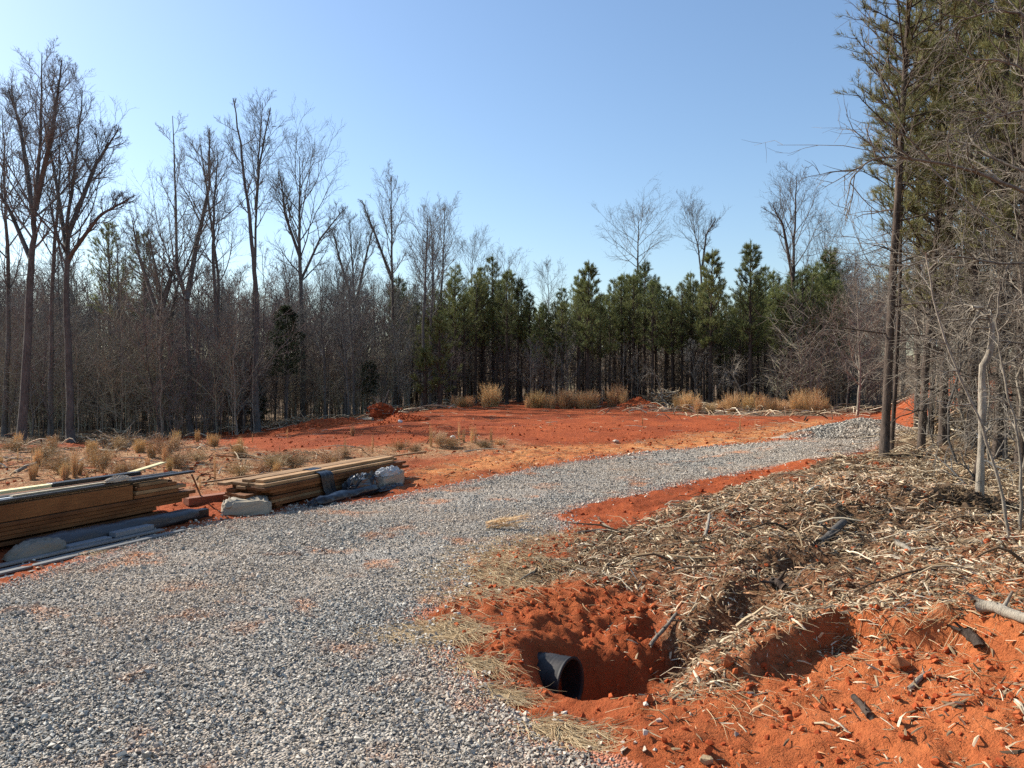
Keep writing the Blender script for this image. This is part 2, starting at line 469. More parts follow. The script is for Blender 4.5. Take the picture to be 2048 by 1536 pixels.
M = dict(
    ground=m_ground(), road=m_road(), stone=m_stone(),
    clod=m_rnd("clay_clod", [(0, (0.26, 0.05, 0.018)), (0.6, (0.38, 0.085, 0.028)), (1, (0.46, 0.125, 0.045))], 0.95, 0.1),
    chip=m_rnd("wood_chip", [(0, (0.045, 0.03, 0.02)), (0.3, (0.14, 0.088, 0.05)), (0.52, (0.30, 0.21, 0.12)), (0.74, (0.54, 0.43, 0.285)), (0.93, (0.72, 0.61, 0.44)), (1, (0.46, 0.21, 0.085))], 0.9, 0.15),
    straw=m_rnd("dry_straw", [(0, (0.24, 0.15, 0.07)), (0.5, (0.43, 0.30, 0.16)), (1, (0.58, 0.45, 0.27))], 0.8, 0.2),
    sedge=m_needles("broomsedge", [(0, (0.40, 0.22, 0.09)), (0.5, (0.62, 0.39, 0.18)), (1, (0.74, 0.54, 0.29))]),
    palegrass=m_needles("pale_dry_grass", [(0, (0.34, 0.22, 0.12)), (0.5, (0.50, 0.35, 0.19)), (1, (0.62, 0.46, 0.26))]),
    scrubtwig=m_rnd("scrub_twig", [(0, (0.22, 0.17, 0.12)), (0.5, (0.38, 0.31, 0.22)), (1, (0.50, 0.42, 0.30))], 0.9, 0.1),
    bark_grey=m_bark("grey_bark", (0.042, 0.037, 0.033), (0.15, 0.135, 0.12)),
    bark_near=m_bark("near_pine_bark", (0.020, 0.015, 0.012), (0.115, 0.088, 0.07)),
    bark_brown=m_bark("brown_bark", (0.036, 0.031, 0.027), (0.13, 0.113, 0.10)),
    bark_dark=m_bark("dark_pine_bark", (0.016, 0.012, 0.010), (0.095, 0.07, 0.055)),
    bark_pale=m_bark("pale_bark", (0.10, 0.08, 0.06), (0.33, 0.285, 0.225), 0.4),
    twig=m_bark("twig_bark", (0.072, 0.068, 0.063), (0.205, 0.197, 0.185)),
    twig_pale=m_bark("pale_twig_bark", (0.09, 0.075, 0.06), (0.28, 0.24, 0.19)),
    twig_red=m_bark("reddish_twig_bark", (0.09, 0.065, 0.058), (0.21, 0.16, 0.145)),
    needle=m_needles("pine_needles", [(0, (0.06, 0.075, 0.03)), (0.5, (0.14, 0.16, 0.055)), (1, (0.27, 0.27, 0.10))]),
    needle_near=m_needles("near_pine_needles", [(0, (0.07, 0.08, 0.035)), (0.5, (0.16, 0.165, 0.065)), (0.85, (0.27, 0.25, 0.10)), (1, (0.30, 0.21, 0.09))]),
    cedar=m_needles("cedar_foliage", [(0, (0.02, 0.03, 0.016)), (0.6, (0.04, 0.055, 0.028)), (1, (0.075, 0.08, 0.04))]),
)
# ------------------------------------------------------------------ terrain: one graded sheet, split by surface
def lines(segs):
    out = [segs[0][0]]
    for (a, b, st) in segs:
        n = max(1, int(round((b - a) / st)))
        out += list(np.linspace(a, b, n + 1)[1:])
    return np.array(out)
def grow(a, b, s0, f):
    out = []; p = a; s = s0
    while p < b:
        s *= f; p += s; out.append(p)
    return np.array(out)
xs = lines([(-7, -0.8, 0.07), (-0.8, 3.7, 0.025), (3.7, 9, 0.07), (9, 20, 0.25)])
xl = lines([(-36, -14, 0.45), (-14, -7, 0.14)])[:-1]
xs = np.concatenate([-grow(36, 700, 0.6, 1.12)[::-1], xl, xs, grow(20, 700, 0.35, 1.12)])
ys = lines([(2.3, 7.2, 0.025), (7.2, 14, 0.06), (14, 24, 0.12), (24, 52, 0.25)])
ys = np.concatenate([[-60, -25, -10, -4, -1.5, 0, 1, 1.6, 2.0], ys, grow(52, 900, 0.3, 1.08)])
GX, GY = np.meshgrid(xs, ys)
GZ = H(GX, GY)
nx, ny = len(xs), len(ys)
wob = 0.12 * fbm(GX * 2.2, GY * 2.2, 4, 101)
wobf = 0.9 * fbm(GX * 0.4, GY * 0.4, 4, 102) * sstep(14, 25, GY)
sd_road = sdist(GX, GY, ROAD) + wob * (0.5 + 0.9 * sstep(8, 16, GY))
sd_mul = sdist(GX, GY, MULCH) + wob * 2
sd_for = sdist(GX, GY, FOREST) + wobf
sd_rw = sdist(GX, GY, RIGHTWOOD) + wob * 3
A = dict(
    tan=sstep(-0.5, 0.7, sdist(GX, GY, TAN) + wobf * 0.8),
    scrub=sstep(-0.8, 0.8, sdist(GX, GY, SCRUB) + wobf),
    mulch=sstep(-0.08, 0.12, sd_mul),
    litter=np.maximum(sstep(-0.3, 0.6, sd_for), 0.75 * sstep(-0.4, 0.8, sd_rw)),
    dry=np.clip(1.1 * gau(GX, GY, 2.0, 3.4, 1.0, 0.75) + 0.5 * gau(GX, GY, 3.6, 4.2, 1, .6), 0, 1) + 0.55 * gau(GX, GY, 0.1, 5.6, 0.6, 0.5),  # mask of brighter clay, painted where the lower right slope faces the sun
    claymix=0.75 * (1 - sstep(0.0, 0.35, sd_road)),
)
V = np.stack([GX, GY, GZ], -1).reshape(-1, 3)
idx = np.arange(nx * ny).reshape(ny, nx)
quads = np.stack([idx[:-1, :-1], idx[:-1, 1:], idx[1:, 1:], idx[1:, :-1]], -1)
fc = lambda a: 0.25 * (a[:-1, :-1] + a[:-1, 1:] + a[1:, 1:] + a[1:, :-1])
is_road = fc(sd_road) > 0
is_for = (fc(sd_for) > 0) & ~is_road
is_mul = (fc(sd_mul) > 0) & (fc(GY) < 20) & ~is_road & ~is_for
def terr(name, mask, mat, label=None):
    q = quads[mask]
    used, inv = np.unique(q.ravel(), return_inverse=True)
    at_ = {k: v.reshape(-1)[used] for k, v in A.items()}
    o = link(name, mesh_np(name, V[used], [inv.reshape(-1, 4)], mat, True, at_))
    tag(o, kind="structure"); return o
terr("gravel_road", is_road, M["road"])
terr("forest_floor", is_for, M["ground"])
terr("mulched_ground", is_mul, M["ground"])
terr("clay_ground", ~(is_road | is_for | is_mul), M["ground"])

# ------------------------------------------------------------------ scattered stuff
def hull(pts):
    import bmesh
    bm = bmesh.new()
    for p in pts: bm.verts.new(p)
    bmesh.ops.convex_hull(bm, input=bm.verts)
    bad = [v for v in bm.verts if not v.link_faces]
    bmesh.ops.delete(bm, geom=bad, context='VERTS')
    bmesh.ops.triangulate(bm, faces=bm.faces)
    bm.verts.index_update()
    Vv = np.array([v.co[:] for v in bm.verts]); Tt = np.array([[v.index for v in f.verts] for f in bm.faces])
    bm.free(); return Vv, Tt

def rock_shapes(n, pts, seed, flat=0.6):
    r = np.random.default_rng(seed); out = []
    for _ in range(n):
        p = r.normal(size=(pts, 3)); p /= np.linalg.norm(p, axis=1, keepdims=True); p *= r.uniform(0.75, 1.05, (pts, 1))
        p *= np.array([1, r.uniform(0.55, 0.95), r.uniform(flat * 0.6, flat * 1.3)])
        out.append(hull(p))
    return out

def rotmats(yaw, tiltx, tilty):
    cz, sz = np.cos(yaw), np.sin(yaw); cx, sx = np.cos(tiltx), np.sin(tiltx); cy, sy = np.cos(tilty), np.sin(tilty)
    n = len(yaw); Z = np.zeros(n); O = np.ones(n)
    Rz = np.stack([cz, -sz, Z, sz, cz, Z, Z, Z, O], -1).reshape(n, 3, 3)
    Rx = np.stack([O, Z, Z, Z, cx, -sx, Z, sx, cx], -1).reshape(n, 3, 3)
    Ry = np.stack([cy, Z, sy, Z, O, Z, -sy, Z, cy], -1).reshape(n, 3, 3)
    return Rz @ Rx @ Ry

def scatter(buf, shapes, pos, size, rot, rnd, r=rng):
    """shapes [(V,T)], pos (n,3), size (n,) or (n,3), rot (n,3,3)"""
    which = r.integers(0, len(shapes), len(pos))
    size = np.asarray(size); size = size[:, None].repeat(3, 1) if size.ndim == 1 else size
    for k, (Vs, Ts) in enumerate(shapes):
        m = which == k; c = int(m.sum())
        if not c: continue
        P = np.einsum('nij,nvj->nvi', rot[m], Vs[None] * size[m][:, None, :]) + pos[m][:, None, :]
        off = (np.arange(c) * len(Vs))[:, None, None]
        T = (Ts[None] + off).reshape(-1, Ts.shape[1])
        a = np.repeat(rnd[m], len(Vs))
        if Ts.shape[1] == 3: buf.add(P.reshape(-1, 3), None, T, a)
        else: buf.add(P.reshape(-1, 3), T, None, a)

def sample(n, x0, x1, y0, y1, dens):
    """rejection sampling: dens(x,y) in 0..1"""
    x = rng.uniform(x0, x1, n); y = rng.uniform(y0, y1, n)
    k = rng.uniform(size=n) < dens(x, y)
    return x[k], y[k]
def inview(x, y, m=0.06):
    return (np.abs(x) < (0.683 + m) * y + 1.6) & (y > 2.1)

# crushed stone of the road
rocks = rock_shapes(26, 8, 3)
def droad(x, y):
    w = 0.15 * fbm(x * 2.2, y * 2.2, 4, 101)
    s = sdist(x, y, ROAD) + w
    bare = sstep(0.50, 0.72, 0.5 + 0.5 * fbm(x * 0.9 + 3, y * 0.9, 4, 111))
    tr = s + 0.25 * fbm(x * .7, y * .7, 2, 113)
    track = np.exp(-0.5 * ((tr - 1.0) / .28) ** 2) + np.exp(-0.5 * ((tr - 2.55) / .28) ** 2)
    return inview(x, y) * sstep(-0.02, 0.10, s) * (1 - 0.55 * bare) * (1 - 0.45 * np.clip(track, 0, 1))
b = Buf()
for (n, y0, y1, s0, s1) in ((300000, 2.1, 5.2, 0.005, 0.0165), (330000, 5.2, 9.0, 0.006, 0.0175), (210000, 9.0, 14.0, 0.009, 0.021), (130000, 14, 23, 0.014, 0.030)):
    xm = 0.75 * y1 + 1.6
    x, y = sample(n, -xm, min(xm, 12), y0, y1, droad)
    k = len(x); sz = s0 + (s1 - s0) * rng.uniform(size=k) ** 2.2
    sz *= 1 + 0.8 * (rng.uniform(size=k) < 0.015)
    z = H(x, y) + sz * (0.1 + 0.55 * rng.uniform(size=k))
    rr = np.clip(rng.beta(1.9, 2.3, k), 0, 1)
    scatter(b, rocks, np.stack([x, y, z], -1), sz, rotmats(rng.uniform(0, 6.28, k), rng.normal(0, 0.35, k), rng.normal(0, 0.35, k)), rr)
# strays spilled off the edge
def dstray(x, y):
    s = sdist(x, y, ROAD); return inview(x, y) * np.exp(-np.maximum(-s, 0) / 0.10) * (s < 0.05) * 0.7
x, y = sample(160000, -6, 10, 2.7, 20, dstray); k = len(x); sz = 0.008 + 0.02 * rng.uniform(size=k) ** 2
scatter(b, rocks, np.stack([x, y, H(x, y) + sz * .3], -1), sz, rotmats(rng.uniform(0, 6.28, k), rng.normal(0, .4, k), rng.normal(0, .4, k)), rng.uniform(0.3, 1, k))
tag(link("gravel", b.mesh("gravel", M["stone"])), kind="stuff")

# clay clods
clods = rock_shapes(14, 16, 8, 0.85)
def dclod(x, y):
    s = sdist(x, y, ROAD); m = sdist(x, y, MULCH)
    return inview(x, y) * (s < -0.06) * (1 - 0.75 * sstep(-0.1, 0.2, m)) * (0.25 + 0.75 * sstep(0.4, 0.65, 0.5 + 0.5 * fbm(x * 1.7, y * 1.7, 3, 121)))
b = Buf()
x, y = sample(52000, -1, 4.6, 2.2, 7.5, dclod); k = len(x); sz = 0.003 + 0.026 * rng.uniform(size=k) ** 9
x2, y2 = sample(26000, -10, 12, 7.5, 24, lambda x, y: dclod(x, y) * (sdist(x, y, FOREST) < 0)); k2 = len(x2); sz2 = 0.008 + 0.04 * rng.uniform(size=k2) ** 9
x = np.r_[x, x2]; y = np.r_[y, y2]; sz = np.r_[sz, sz2]; k += k2
scatter(b, clods, np.stack([x, y, H(x, y) + sz * 0.3], -1), sz, rotmats(rng.uniform(0, 6.28, k), rng.normal(0, .5, k), rng.normal(0, .5, k)), rng.uniform(0, 1, k))
tag(link("clay_crumbs", b.mesh("clay_crumbs", M["clod"])), kind="stuff")

# wood chips and shreds
def chip_shapes(n):
    r = np.random.default_rng(4); out = []
    for _ in range(n):
        w0, w1 = r.uniform(0.5, 1, 2); bend = r.uniform(-0.12, 0.12)
        Vs = np.array([(-1, -.08 * w0, -.03), (-1 + r.uniform(0, .3), .09 * w0, .01), (0, -.10, .03 + bend), (0, .10, .0 + bend), (0, 0, .06 + bend),
                       (1, -.05 * w1, .02), (1 - r.uniform(0, .4), .07 * w1, -.02)])
        Ts = np.array([(0, 2, 4), (0, 4, 1), (1, 4, 3), (0, 3, 2), (0, 1, 3), (2, 5, 4), (4, 5, 6), (4, 6, 3), (2, 3, 5), (3, 6, 5)])
        out.append((Vs, Ts))
    return out
chips = chip_shapes(10)
def dmulch(x, y):
    w = 0.2 * fbm(x * 2.2, y * 2.2, 4, 131)
    m = sdist(x, y, MULCH) + w
    clear = 0.80 * sstep(0.56, 0.70, 0.5 + 0.5 * fbm(x * 0.8, y * 0.8, 3, 141)) * (y > 4.6)
    side = 0.05 + 0.25 * gau(x, y, 2.6, 3.2, 0.6, 0.35)
    far = 1 - 0.55 * sstep(9, 15, y)
    return inview(x, y) * (sdist(x, y, ROAD) < -0.04) * np.maximum(side * (x > 0.6) * (y < 8), sstep(-0.1, 0.15, m) * (1 - clear)) * far
b = Buf()
for (n, x0, x1, y0, y1, s0, s1) in ((80000, -0.2, 6, 2.2, 7.0, 0.010, 0.060), (100000, 0, 9, 7.0, 11.0, 0.016, 0.08), (60000, 1, 14, 11, 18, 0.03, 0.12)):
    x, y = sample(n, x0, x1, y0, y1, dmulch); k = len(x)
    L = s0 + (s1 - s0) * rng.uniform(size=k) ** 2.6
    fat = rng.uniform(0.8, 2.3, k) * (0.022 / np.maximum(L, 0.012)) ** 0.3
    z = H(x, y) + 0.002 + 0.03 * rng.uniform(size=k) ** 2
    clump = np.clip(0.5 + 0.9 * fbm(x * 1.5, y * 1.5, 3, 151), 0, 1)
    rr = np.clip(rng.beta(1.1, 1.25, k) * 0.75 + 0.22 * clump, 0, 1)
    hot = gau(x, y, 3.3, 7.6, 1.0, 0.8) * 0.45 + 0.12
    rr = np.where(rng.uniform(size=k) < hot, rng.uniform(0.94, 1.0, k), rr)
    scatter(b, chips, np.stack([x, y, z], -1), np.stack([L, L * fat, L * fat], -1), rotmats(rng.uniform(0, 6.28, k), rng.normal(0, .35, k), rng.normal(0, .35, k)), rr)
tag(link("wood_chips", b.mesh("wood_chips", M["chip"])), kind="stuff")

# twigs and sticks lying in the mulch, straw
def lying(n, x0, x1, y0, y1, dens, L0, L1, r0, r1, lift, seed, npt=4, droop=0.0):
    x, y = sample(n, x0, x1, y0, y1, dens); k = len(x)
    L = L0 + (L1 - L0) * rng.uniform(size=k) ** 2; R = r0 + (r1 - r0) * rng.uniform(size=k) ** 2
    th = rng.uniform(0, 6.28, k); curl = rng.normal(0, 0.5, k)
    P = np.zeros((k, npt, 3)); px_, py_ = x.copy(), y.copy()
    for j in range(npt):
        P[:, j, 0] = px_; P[:, j, 1] = py_
        a = th + curl * j / npt + rng.normal(0, .12, k)
        px_ = px_ + np.cos(a) * L / (npt - 1); py_ = py_ + np.sin(a) * L / (npt - 1)
    hz = H(P[:, :, 0], P[:, :, 1])
    lin = np.linspace(0, 1, npt)[None]
    base = np.maximum(hz.mean(1, keepdims=True) * 0.5 + hz * 0.5, hz)
    P[:, :, 2] = base + R[:, None] + lift * rng.uniform(size=(k, 1)) * np.sin(lin * np.pi * 0.9) + (rng.uniform(size=(k, 1)) ** 3) * lift * lin
    RR = R[:, None] * (1 - 0.6 * lin)
    return P, RR
b = Buf()
P, R = lying(3000, 0, 10, 3, 17, dmulch, 0.08, 0.30, 0.002, 0.006, 0.05, 1); b.tubes(P, R, 4, rng.uniform(0, 1, len(P)))
P, R = lying(1300, 0.5, 11, 4, 17, dmulch, 0.25, 0.8, 0.004, 0.013, 0.07, 1, 6); b.tubes(P, R, 5, rng.uniform(0, 0.9, len(P)))
drw = lambda x, y: inview(x, y) * sstep(-0.3, 0.5, sdist(x, y, RIGHTWOOD))
P, R = lying(5000, 4, 16, 5, 17, drw, 0.15, 1.2, 0.002, 0.008, 0.15, 1, 6); b.tubes(P, R, 4, rng.uniform(0, 1, len(P)))
tag(link("fallen_twigs", b.mesh("fallen_twigs", M["chip"])), kind="stuff")

# flopped dry grass at the road margins
spots = [(860, 1262, .26, 600), (905, 1270, .22, 550), (800, 1268, .18, 350), (955, 1330, .14, 300), (1010, 1390, .12, 250), (1090, 1455, .13, 250), (1150, 1480, .12, 200), (960, 1140, .45, 1100), (1000, 1105, .45, 1000), (1050, 1085, .5, 700), (930, 1185, .3, 500), (1040, 1130, .4, 600), (1120, 1075, .4, 350), (1010, 1170, .2, 300),
         (1400, 1390, .3, 120), (1060, 1160, .5, 200), (1300, 1100, .8, 60), (1500, 1130, .9, 80), (1700, 1230, .6, 250), (1850, 1150, .8, 120), (1900, 1240, .5, 200), (1750, 1060, 1.2, 150), (180, 1102, .15, 120)]
b = Buf()
for (px, py, rad, n) in spots:
    g = gnd(px, py); n = int(n)
    x = g.x + rng.normal(0, rad * .6, n); y = g.y + rng.normal(0, rad * .5, n)
    L = rng.uniform(0.05, 0.20, n); th = rng.normal(-0.5, 0.9, n); el = np.abs(rng.normal(0.12, 0.25, n))
    cl = rng.normal(0, .5, n)
    P = np.zeros((n, 4, 3)); P[:, 0] = np.stack([x, y, H(x, y)], -1)
    for j in range(1, 4):
        e = el * (1 - 0.55 * j); a = th + cl * j / 3
        P[:, j] = P[:, j - 1] + (L / 3)[:, None] * np.stack([np.cos(a) * np.cos(e), np.sin(a) * np.cos(e), np.sin(e)], -1)
    P[:, :, 2] = np.maximum(P[:, :, 2], H(P[:, :, 0], P[:, :, 1]) + 0.004)
    b.tubes(P, np.linspace(1, .3, 4)[None] * rng.uniform(0.0010, 0.0022, n)[:, None], 3, rng.uniform(0, 1, n), cap=False)
tag(link("dry_grass", b.mesh("dry_grass", M["straw"])), kind="stuff")

# ------------------------------------------------------------------ plants
def perp_rand(T, r, az=None):
    v = r.normal(size=T.shape); v -= T * np.sum(v * T, -1, keepdims=True)
    return v / (np.linalg.norm(v, axis=-1, keepdims=True) + 1e-9)

def spawn(P, R, k, tlo, thi, lf, ang, n, wander, trop, rfac, rend, r, even=False, lmax=None):
    m, q, _ = P.shape
    t = (np.arange(k)[None] + r.uniform(0, 1, (m, k))) / k * (thi - tlo) + tlo
    f = np.clip(t * (q - 1), 0, q - 1.001); i = f.astype(int); w = (f - i)[..., None]
    mi = np.arange(m)[:, None].repeat(k, 1)
    a, bb = P[mi, i], P[mi, i + 1]
    pos = (a * (1 - w) + bb * w).reshape(-1, 3)
    T = (bb - a).reshape(-1, 3); T /= np.linalg.norm(T, axis=1, keepdims=True) + 1e-9
    rad = (R[mi, i] * (1 - w[..., 0]) + R[mi, i + 1] * w[..., 0]).reshape(-1)
    Lp = np.linalg.norm(np.diff(P, axis=1), axis=2).sum(1)[mi].reshape(-1)
    tt = t.reshape(-1)
    if even:
        az = (np.arange(k) * 2.399 + r.uniform(0, 6.28))[None].repeat(m, 0).reshape(-1) + r.normal(0, .3, m * k)
        pv = np.stack([np.cos(az), np.sin(az), np.zeros_like(az)], -1); pv -= T * np.sum(pv * T, -1, keepdims=True)
        pv /= np.linalg.norm(pv, axis=1, keepdims=True) + 1e-9
    else: pv = perp_rand(T, r)
    al = r.uniform(ang[0], ang[1], m * k)[:, None]
    d = T * np.cos(al) + pv * np.sin(al)
    L = Lp * lf(tt) * r.uniform(0.7, 1.25, m * k)
    if lmax: L = np.minimum(L, lmax)
    Q = np.zeros((m * k, n, 3)); Q[:, 0] = pos
    for j in range(1, n):
        d = d + r.normal(0, wander, d.shape) + np.array([0, 0, trop])
        d /= np.linalg.norm(d, axis=1, keepdims=True)
        Q[:, j] = Q[:, j - 1] + d * (L / (n - 1))[:, None]
    r0 = np.minimum(rad * rfac, rad * 0.9)
    RR = r0[:, None] * np.linspace(1, 0, n)[None] ** 0.8 * 1.0 + rend
    return Q, RR

def smooth_path(pts, n):
    pts = np.array(pts, float); t = np.linspace(0, 1, len(pts)); tt = np.linspace(0, 1, n)
    return np.stack([np.interp(tt, t, pts[:, k]) for k in range(3)], -1)

def bare_tree(name, label, seed, h, r0, first=0.35, k1=15, spread=(0.5, 0.9), trop=0.10, path=None, forks=(), mats=("bark_grey", "twig"), twigs=(7, 5, 3), tw=0.0036,
              lf1=0.42, wander=0.09, loc=(0, 0, 0), group=None, cat="tree", obname="bare_tree", wob=0.12, trunk_top=0.02, fine=True, crookd=0.0):
    r = np.random.default_rng(seed)
    n = 22
    if path is None:
        lean = r.normal(0, 0.03, 2) * h
        path = [(0, 0, -0.15), (lean[0] * .2, lean[1] * .2, h * .33), (lean[0] * .6, lean[1] * .6, h * .66), (lean[0], lean[1], h)]
    P = smooth_path(path, n)
    cx = np.cumsum(r.normal(0, wob * h / n * 0.35, (n, 2)), axis=0); cx -= cx[0]; cx -= np.linspace(0, 1, n)[:, None] * cx[-1]
    P[:, :2] += cx
    R = r0 * ((1 - np.linspace(0, 1, n)) ** 0.85) + trunk_top
    R[0] *= 1.3; R *= 0.68
    bt = Buf(); bt.tubes(P, R, 9)
    mains = [(P[None], R[None])]
    for fk in forks:       # explicit second leaders: list of path points, radius
        Pf = smooth_path(fk[0], n); Pf[:, :2] += np.cumsum(r.normal(0, wob * h / n * 0.15, (n, 2)), axis=0) * np.linspace(0, 1, n)[:, None]
        Rf = fk[1] * ((1 - np.linspace(0, 1, n)) ** 0.85) + trunk_top
        bt.tubes(Pf, Rf, 8); mains.append((Pf[None], Rf[None]))
    bc = Buf()
    for q, (Pm, Rm) in enumerate(mains):
        f = first if q == 0 else 0.25
        kk = k1 if q == 0 else int(k1 * 0.7)
        shape = lambda t: lf1 * (1.02 - ((t - f) / (1 - f)) ** 1.3 * 0.85) * np.clip(0.35 + (t - f) * 4, 0, 1)
        B1, R1 = spawn(Pm, Rm, kk, f, 0.985, shape, spread, 8, wander, trop, 0.4, tw, r, even=True)
        bc.tubes(B1, R1, 5, cap=False)
        B2, R2 = spawn(B1, R1, twigs[0], 0.15, 1.0, lambda t: 0.55 * (1.05 - 0.65 * t), (0.35, 0.95), 6, wander * 1.3, trop * 0.9, 0.55, tw * .8, r)
        bc.tubes(B2, R2, 4, cap=False)
        B3, R3 = spawn(B2, R2, twigs[1], 0.15, 1.0, lambda t: 0.55 * (1.1 - 0.5 * t), (0.35, 1.0), 4, wander * 1.6, trop, 0.6, tw * .6, r, lmax=h * 0.06)
        bc.tubes(B3, R3, 3, cap=False)
        if fine and twigs[2]:
            B4, R4 = spawn(B3, R3, twigs[2], 0.3, 1.0, lambda t: 0.6 + 0 * t, (0.3, 1.0), 3, wander * 1.6, trop * 2, 0.6, tw * .5, r, lmax=h * 0.03)
            bc.tubes(B4, R4, 3, cap=False)
    root = thing(obname, label, cat, loc, 0, group)
    link("trunk", bt.mesh(name + "_trunk", M[mats[0]], True), root)
    link("crown", bc.mesh(name + "_crown", M[mats[1]], True), root)
    return root

def needle_tufts(buf, C, D, r, n=16, L=0.16, w=0.010, axis=0.16, spreadlo=0.35, spreadhi=0.95, tone=None):
    """C (m,3) tuft bases, D (m,3) directions"""
    m = len(C)
    tt = r.uniform(0, 1, (m, n))
    base = C[:, None] + D[:, None] * (tt * axis)[..., None]
    v = r.normal(size=(m, n, 3)); v -= D[:, None] * np.sum(v * D[:, None], -1, keepdims=True); v /= np.linalg.norm(v, axis=-1, keepdims=True)
    al = r.uniform(spreadlo, spreadhi, (m, n))[..., None]
    d = D[:, None] * np.cos(al) + v * np.sin(al)
    side = np.cross(d, r.normal(size=(m, n, 3))); side /= np.linalg.norm(side, axis=-1, keepdims=True)
    Ln = (L * r.uniform(0.7, 1.15, (m, n)))[..., None]
    V = np.stack([base - side * w * .5, base + side * w * .5, base + d * Ln], axis=2).reshape(-1, 3)
    T = np.arange(m * n * 3).reshape(-1, 3)
    if tone is None: tone = r.uniform(0.15, 0.85, m)
    a = np.clip(np.repeat(tone, n) + r.normal(0, 0.12, m * n), 0, 1)
    buf.add(V, None, T, np.repeat(a, 3))

def pine_tree(name, label, seed, h, r0, cb=0.45, cw=0.28, whorl=0.42, tuftn=16, tl=0.17, tw=0.012, mats=("bark_dark", "needle"), loc=(0, 0, 0), group=None, path=None,
              per=5, dead=True, sub=4, lean=0.01, up=0.06, tufts=5, obname="pine_tree"):
    r = np.random.default_rng(seed)
    n = 18
    if path is None:
        l = r.normal(0, lean, 2) * h
        path = [(0, 0, -.1), (l[0] * .3, l[1] * .3, h * .5), (l[0], l[1], h)]
    P = smooth_path(path, n)
    cx = np.cumsum(r.normal(0, 0.01 * h / n, (n, 2)), axis=0); P[:, :2] += cx - cx[0]
    R = r0 * (1 - np.linspace(0, 1, n)) ** 0.8 + 0.012; R[0] *= 1.25
    bt = Buf(); bt.tubes(P, R, 8)
    nl = max(4, int(h * (1 - cb) / whorl)) * per
    taper = lambda t: cw * (1.06 - ((t - cb) / (1 - cb))) ** 0.75 * np.clip(0.35 + (t - cb) * 4, 0, 1)
    B1, R1 = spawn(P[None], R[None], nl, cb, 0.985, taper, (0.75, 1.25), 6, 0.07, up, 0.35, 0.004, r, even=True)
    B2, R2 = spawn(B1, R1, sub, 0.25, 0.95, lambda t: 0.45 * (1.15 - t * .7), (0.4, 0.9), 4, 0.08, up * 1.6, 0.6, 0.003, r)
    bt.tubes(B1, R1, 4, cap=False); bt.tubes(B2, R2, 3, cap=False)
    if dead:
        nd = int(h * cb * 2.2)
        D1, DR = spawn(P[None], R[None], nd, 0.12, cb, lambda t: 0.13 * np.ones_like(t), (1.1, 1.6), 5, 0.12, -0.03, 0.22, 0.003, r, even=True)
        D2, DR2 = spawn(D1, DR, 3, 0.3, 1, lambda t: 0.45 + 0 * t, (0.4, 1.0), 3, 0.15, 0, .6, .002, r)
        bt.tubes(D1, DR, 4, cap=False); bt.tubes(D2, DR2, 3, cap=False)
    bn = Buf()
    def along(B, k, lo):
        m, q, _ = B.shape
        t = (np.arange(k)[None] + r.uniform(0, 1, (m, k))) / k * (1 - lo) + lo
        f = np.clip(t * (q - 1), 0, q - 1.001); i = f.astype(int); w = (f - i)[..., None]; mi = np.arange(m)[:, None].repeat(k, 1)
        C = (B[mi, i] * (1 - w) + B[mi, i + 1] * w).reshape(-1, 3); D = (B[mi, i + 1] - B[mi, i]).reshape(-1, 3)
        D /= np.linalg.norm(D, axis=1, keepdims=True); D = D + np.array([0, 0, 0.35]) + r.normal(0, .25, D.shape); D /= np.linalg.norm(D, axis=1, keepdims=True)
        return C, D
    bt_tone = r.uniform(0.0, 0.35)
    for B, k, lo in ((B1, tufts, 0.45), (B2, max(2, tufts - 2), 0.35)):
        C, D = along(B, k, lo)
        keep = r.uniform(size=len(C)) < 0.85
        C, D = C[keep], D[keep]
        tone = np.clip(0.25 + bt_tone * .5 + 0.5 * r.uniform(size=len(C)), 0, 1)
        needle_tufts(bn, C, D, r, tuftn, tl, tw, tl * 1.1, tone=tone)
    topz = np.array([P[-1] - np.array([0, 0, s]) for s in (0.0, 0.18, 0.36, 0.55)])
    needle_tufts(bn, topz, np.tile(np.array([[0, 0, 1.0]]), (4, 1)), r, tuftn * 2, tl, tw, tl * 1.5, 0.2, 0.8)
    root = thing(obname, label, "tree", loc, 0, group)
    link("trunk", bt.mesh(name + "_trunk", M[mats[0]], True), root)
    link("crown", bn.mesh(name + "_crown", M[mats[1]], False), root)
    return root
def base_at(px, Y):
    x = (px - CX) / F_PX * Y
    return Vector((x, Y, Hs(x, Y)))

def tpath(Y, pts, dy=0.0):
    """trunk path through photo pixels at depth Y, relative to its base; the base sits on the terrain"""
    b0 = base_at(pts[0][0], Y)
    P = []
    for i, (px, py) in enumerate(pts):
        p = at(px, py, Y + dy * i)
        if i == 0: p = Vector((b0.x, b0.y, b0.z - 0.15))
        P.append((p.x - b0.x, p.y - b0.y, p.z - b0.z))
    return b0, P

def rel(b0, Y, pts, dys=None):
    return [tuple(at(px, py, Y + (dys[i] if dys else 0)) - b0) for i, (px, py) in enumerate(pts)]

def ptree(name, label, seed, Y, pts, r0, forks=(), **kw):
    b0, P = tpath(Y, pts)
    h = P[-1][2]
    fk = [(rel(b0, Y, f[0], [0] + [f[2]] * (len(f[0]) - 1)), f[1]) for f in forks]
    return bare_tree(name, label, seed, h, r0, path=P, forks=fk, loc=b0, **kw)

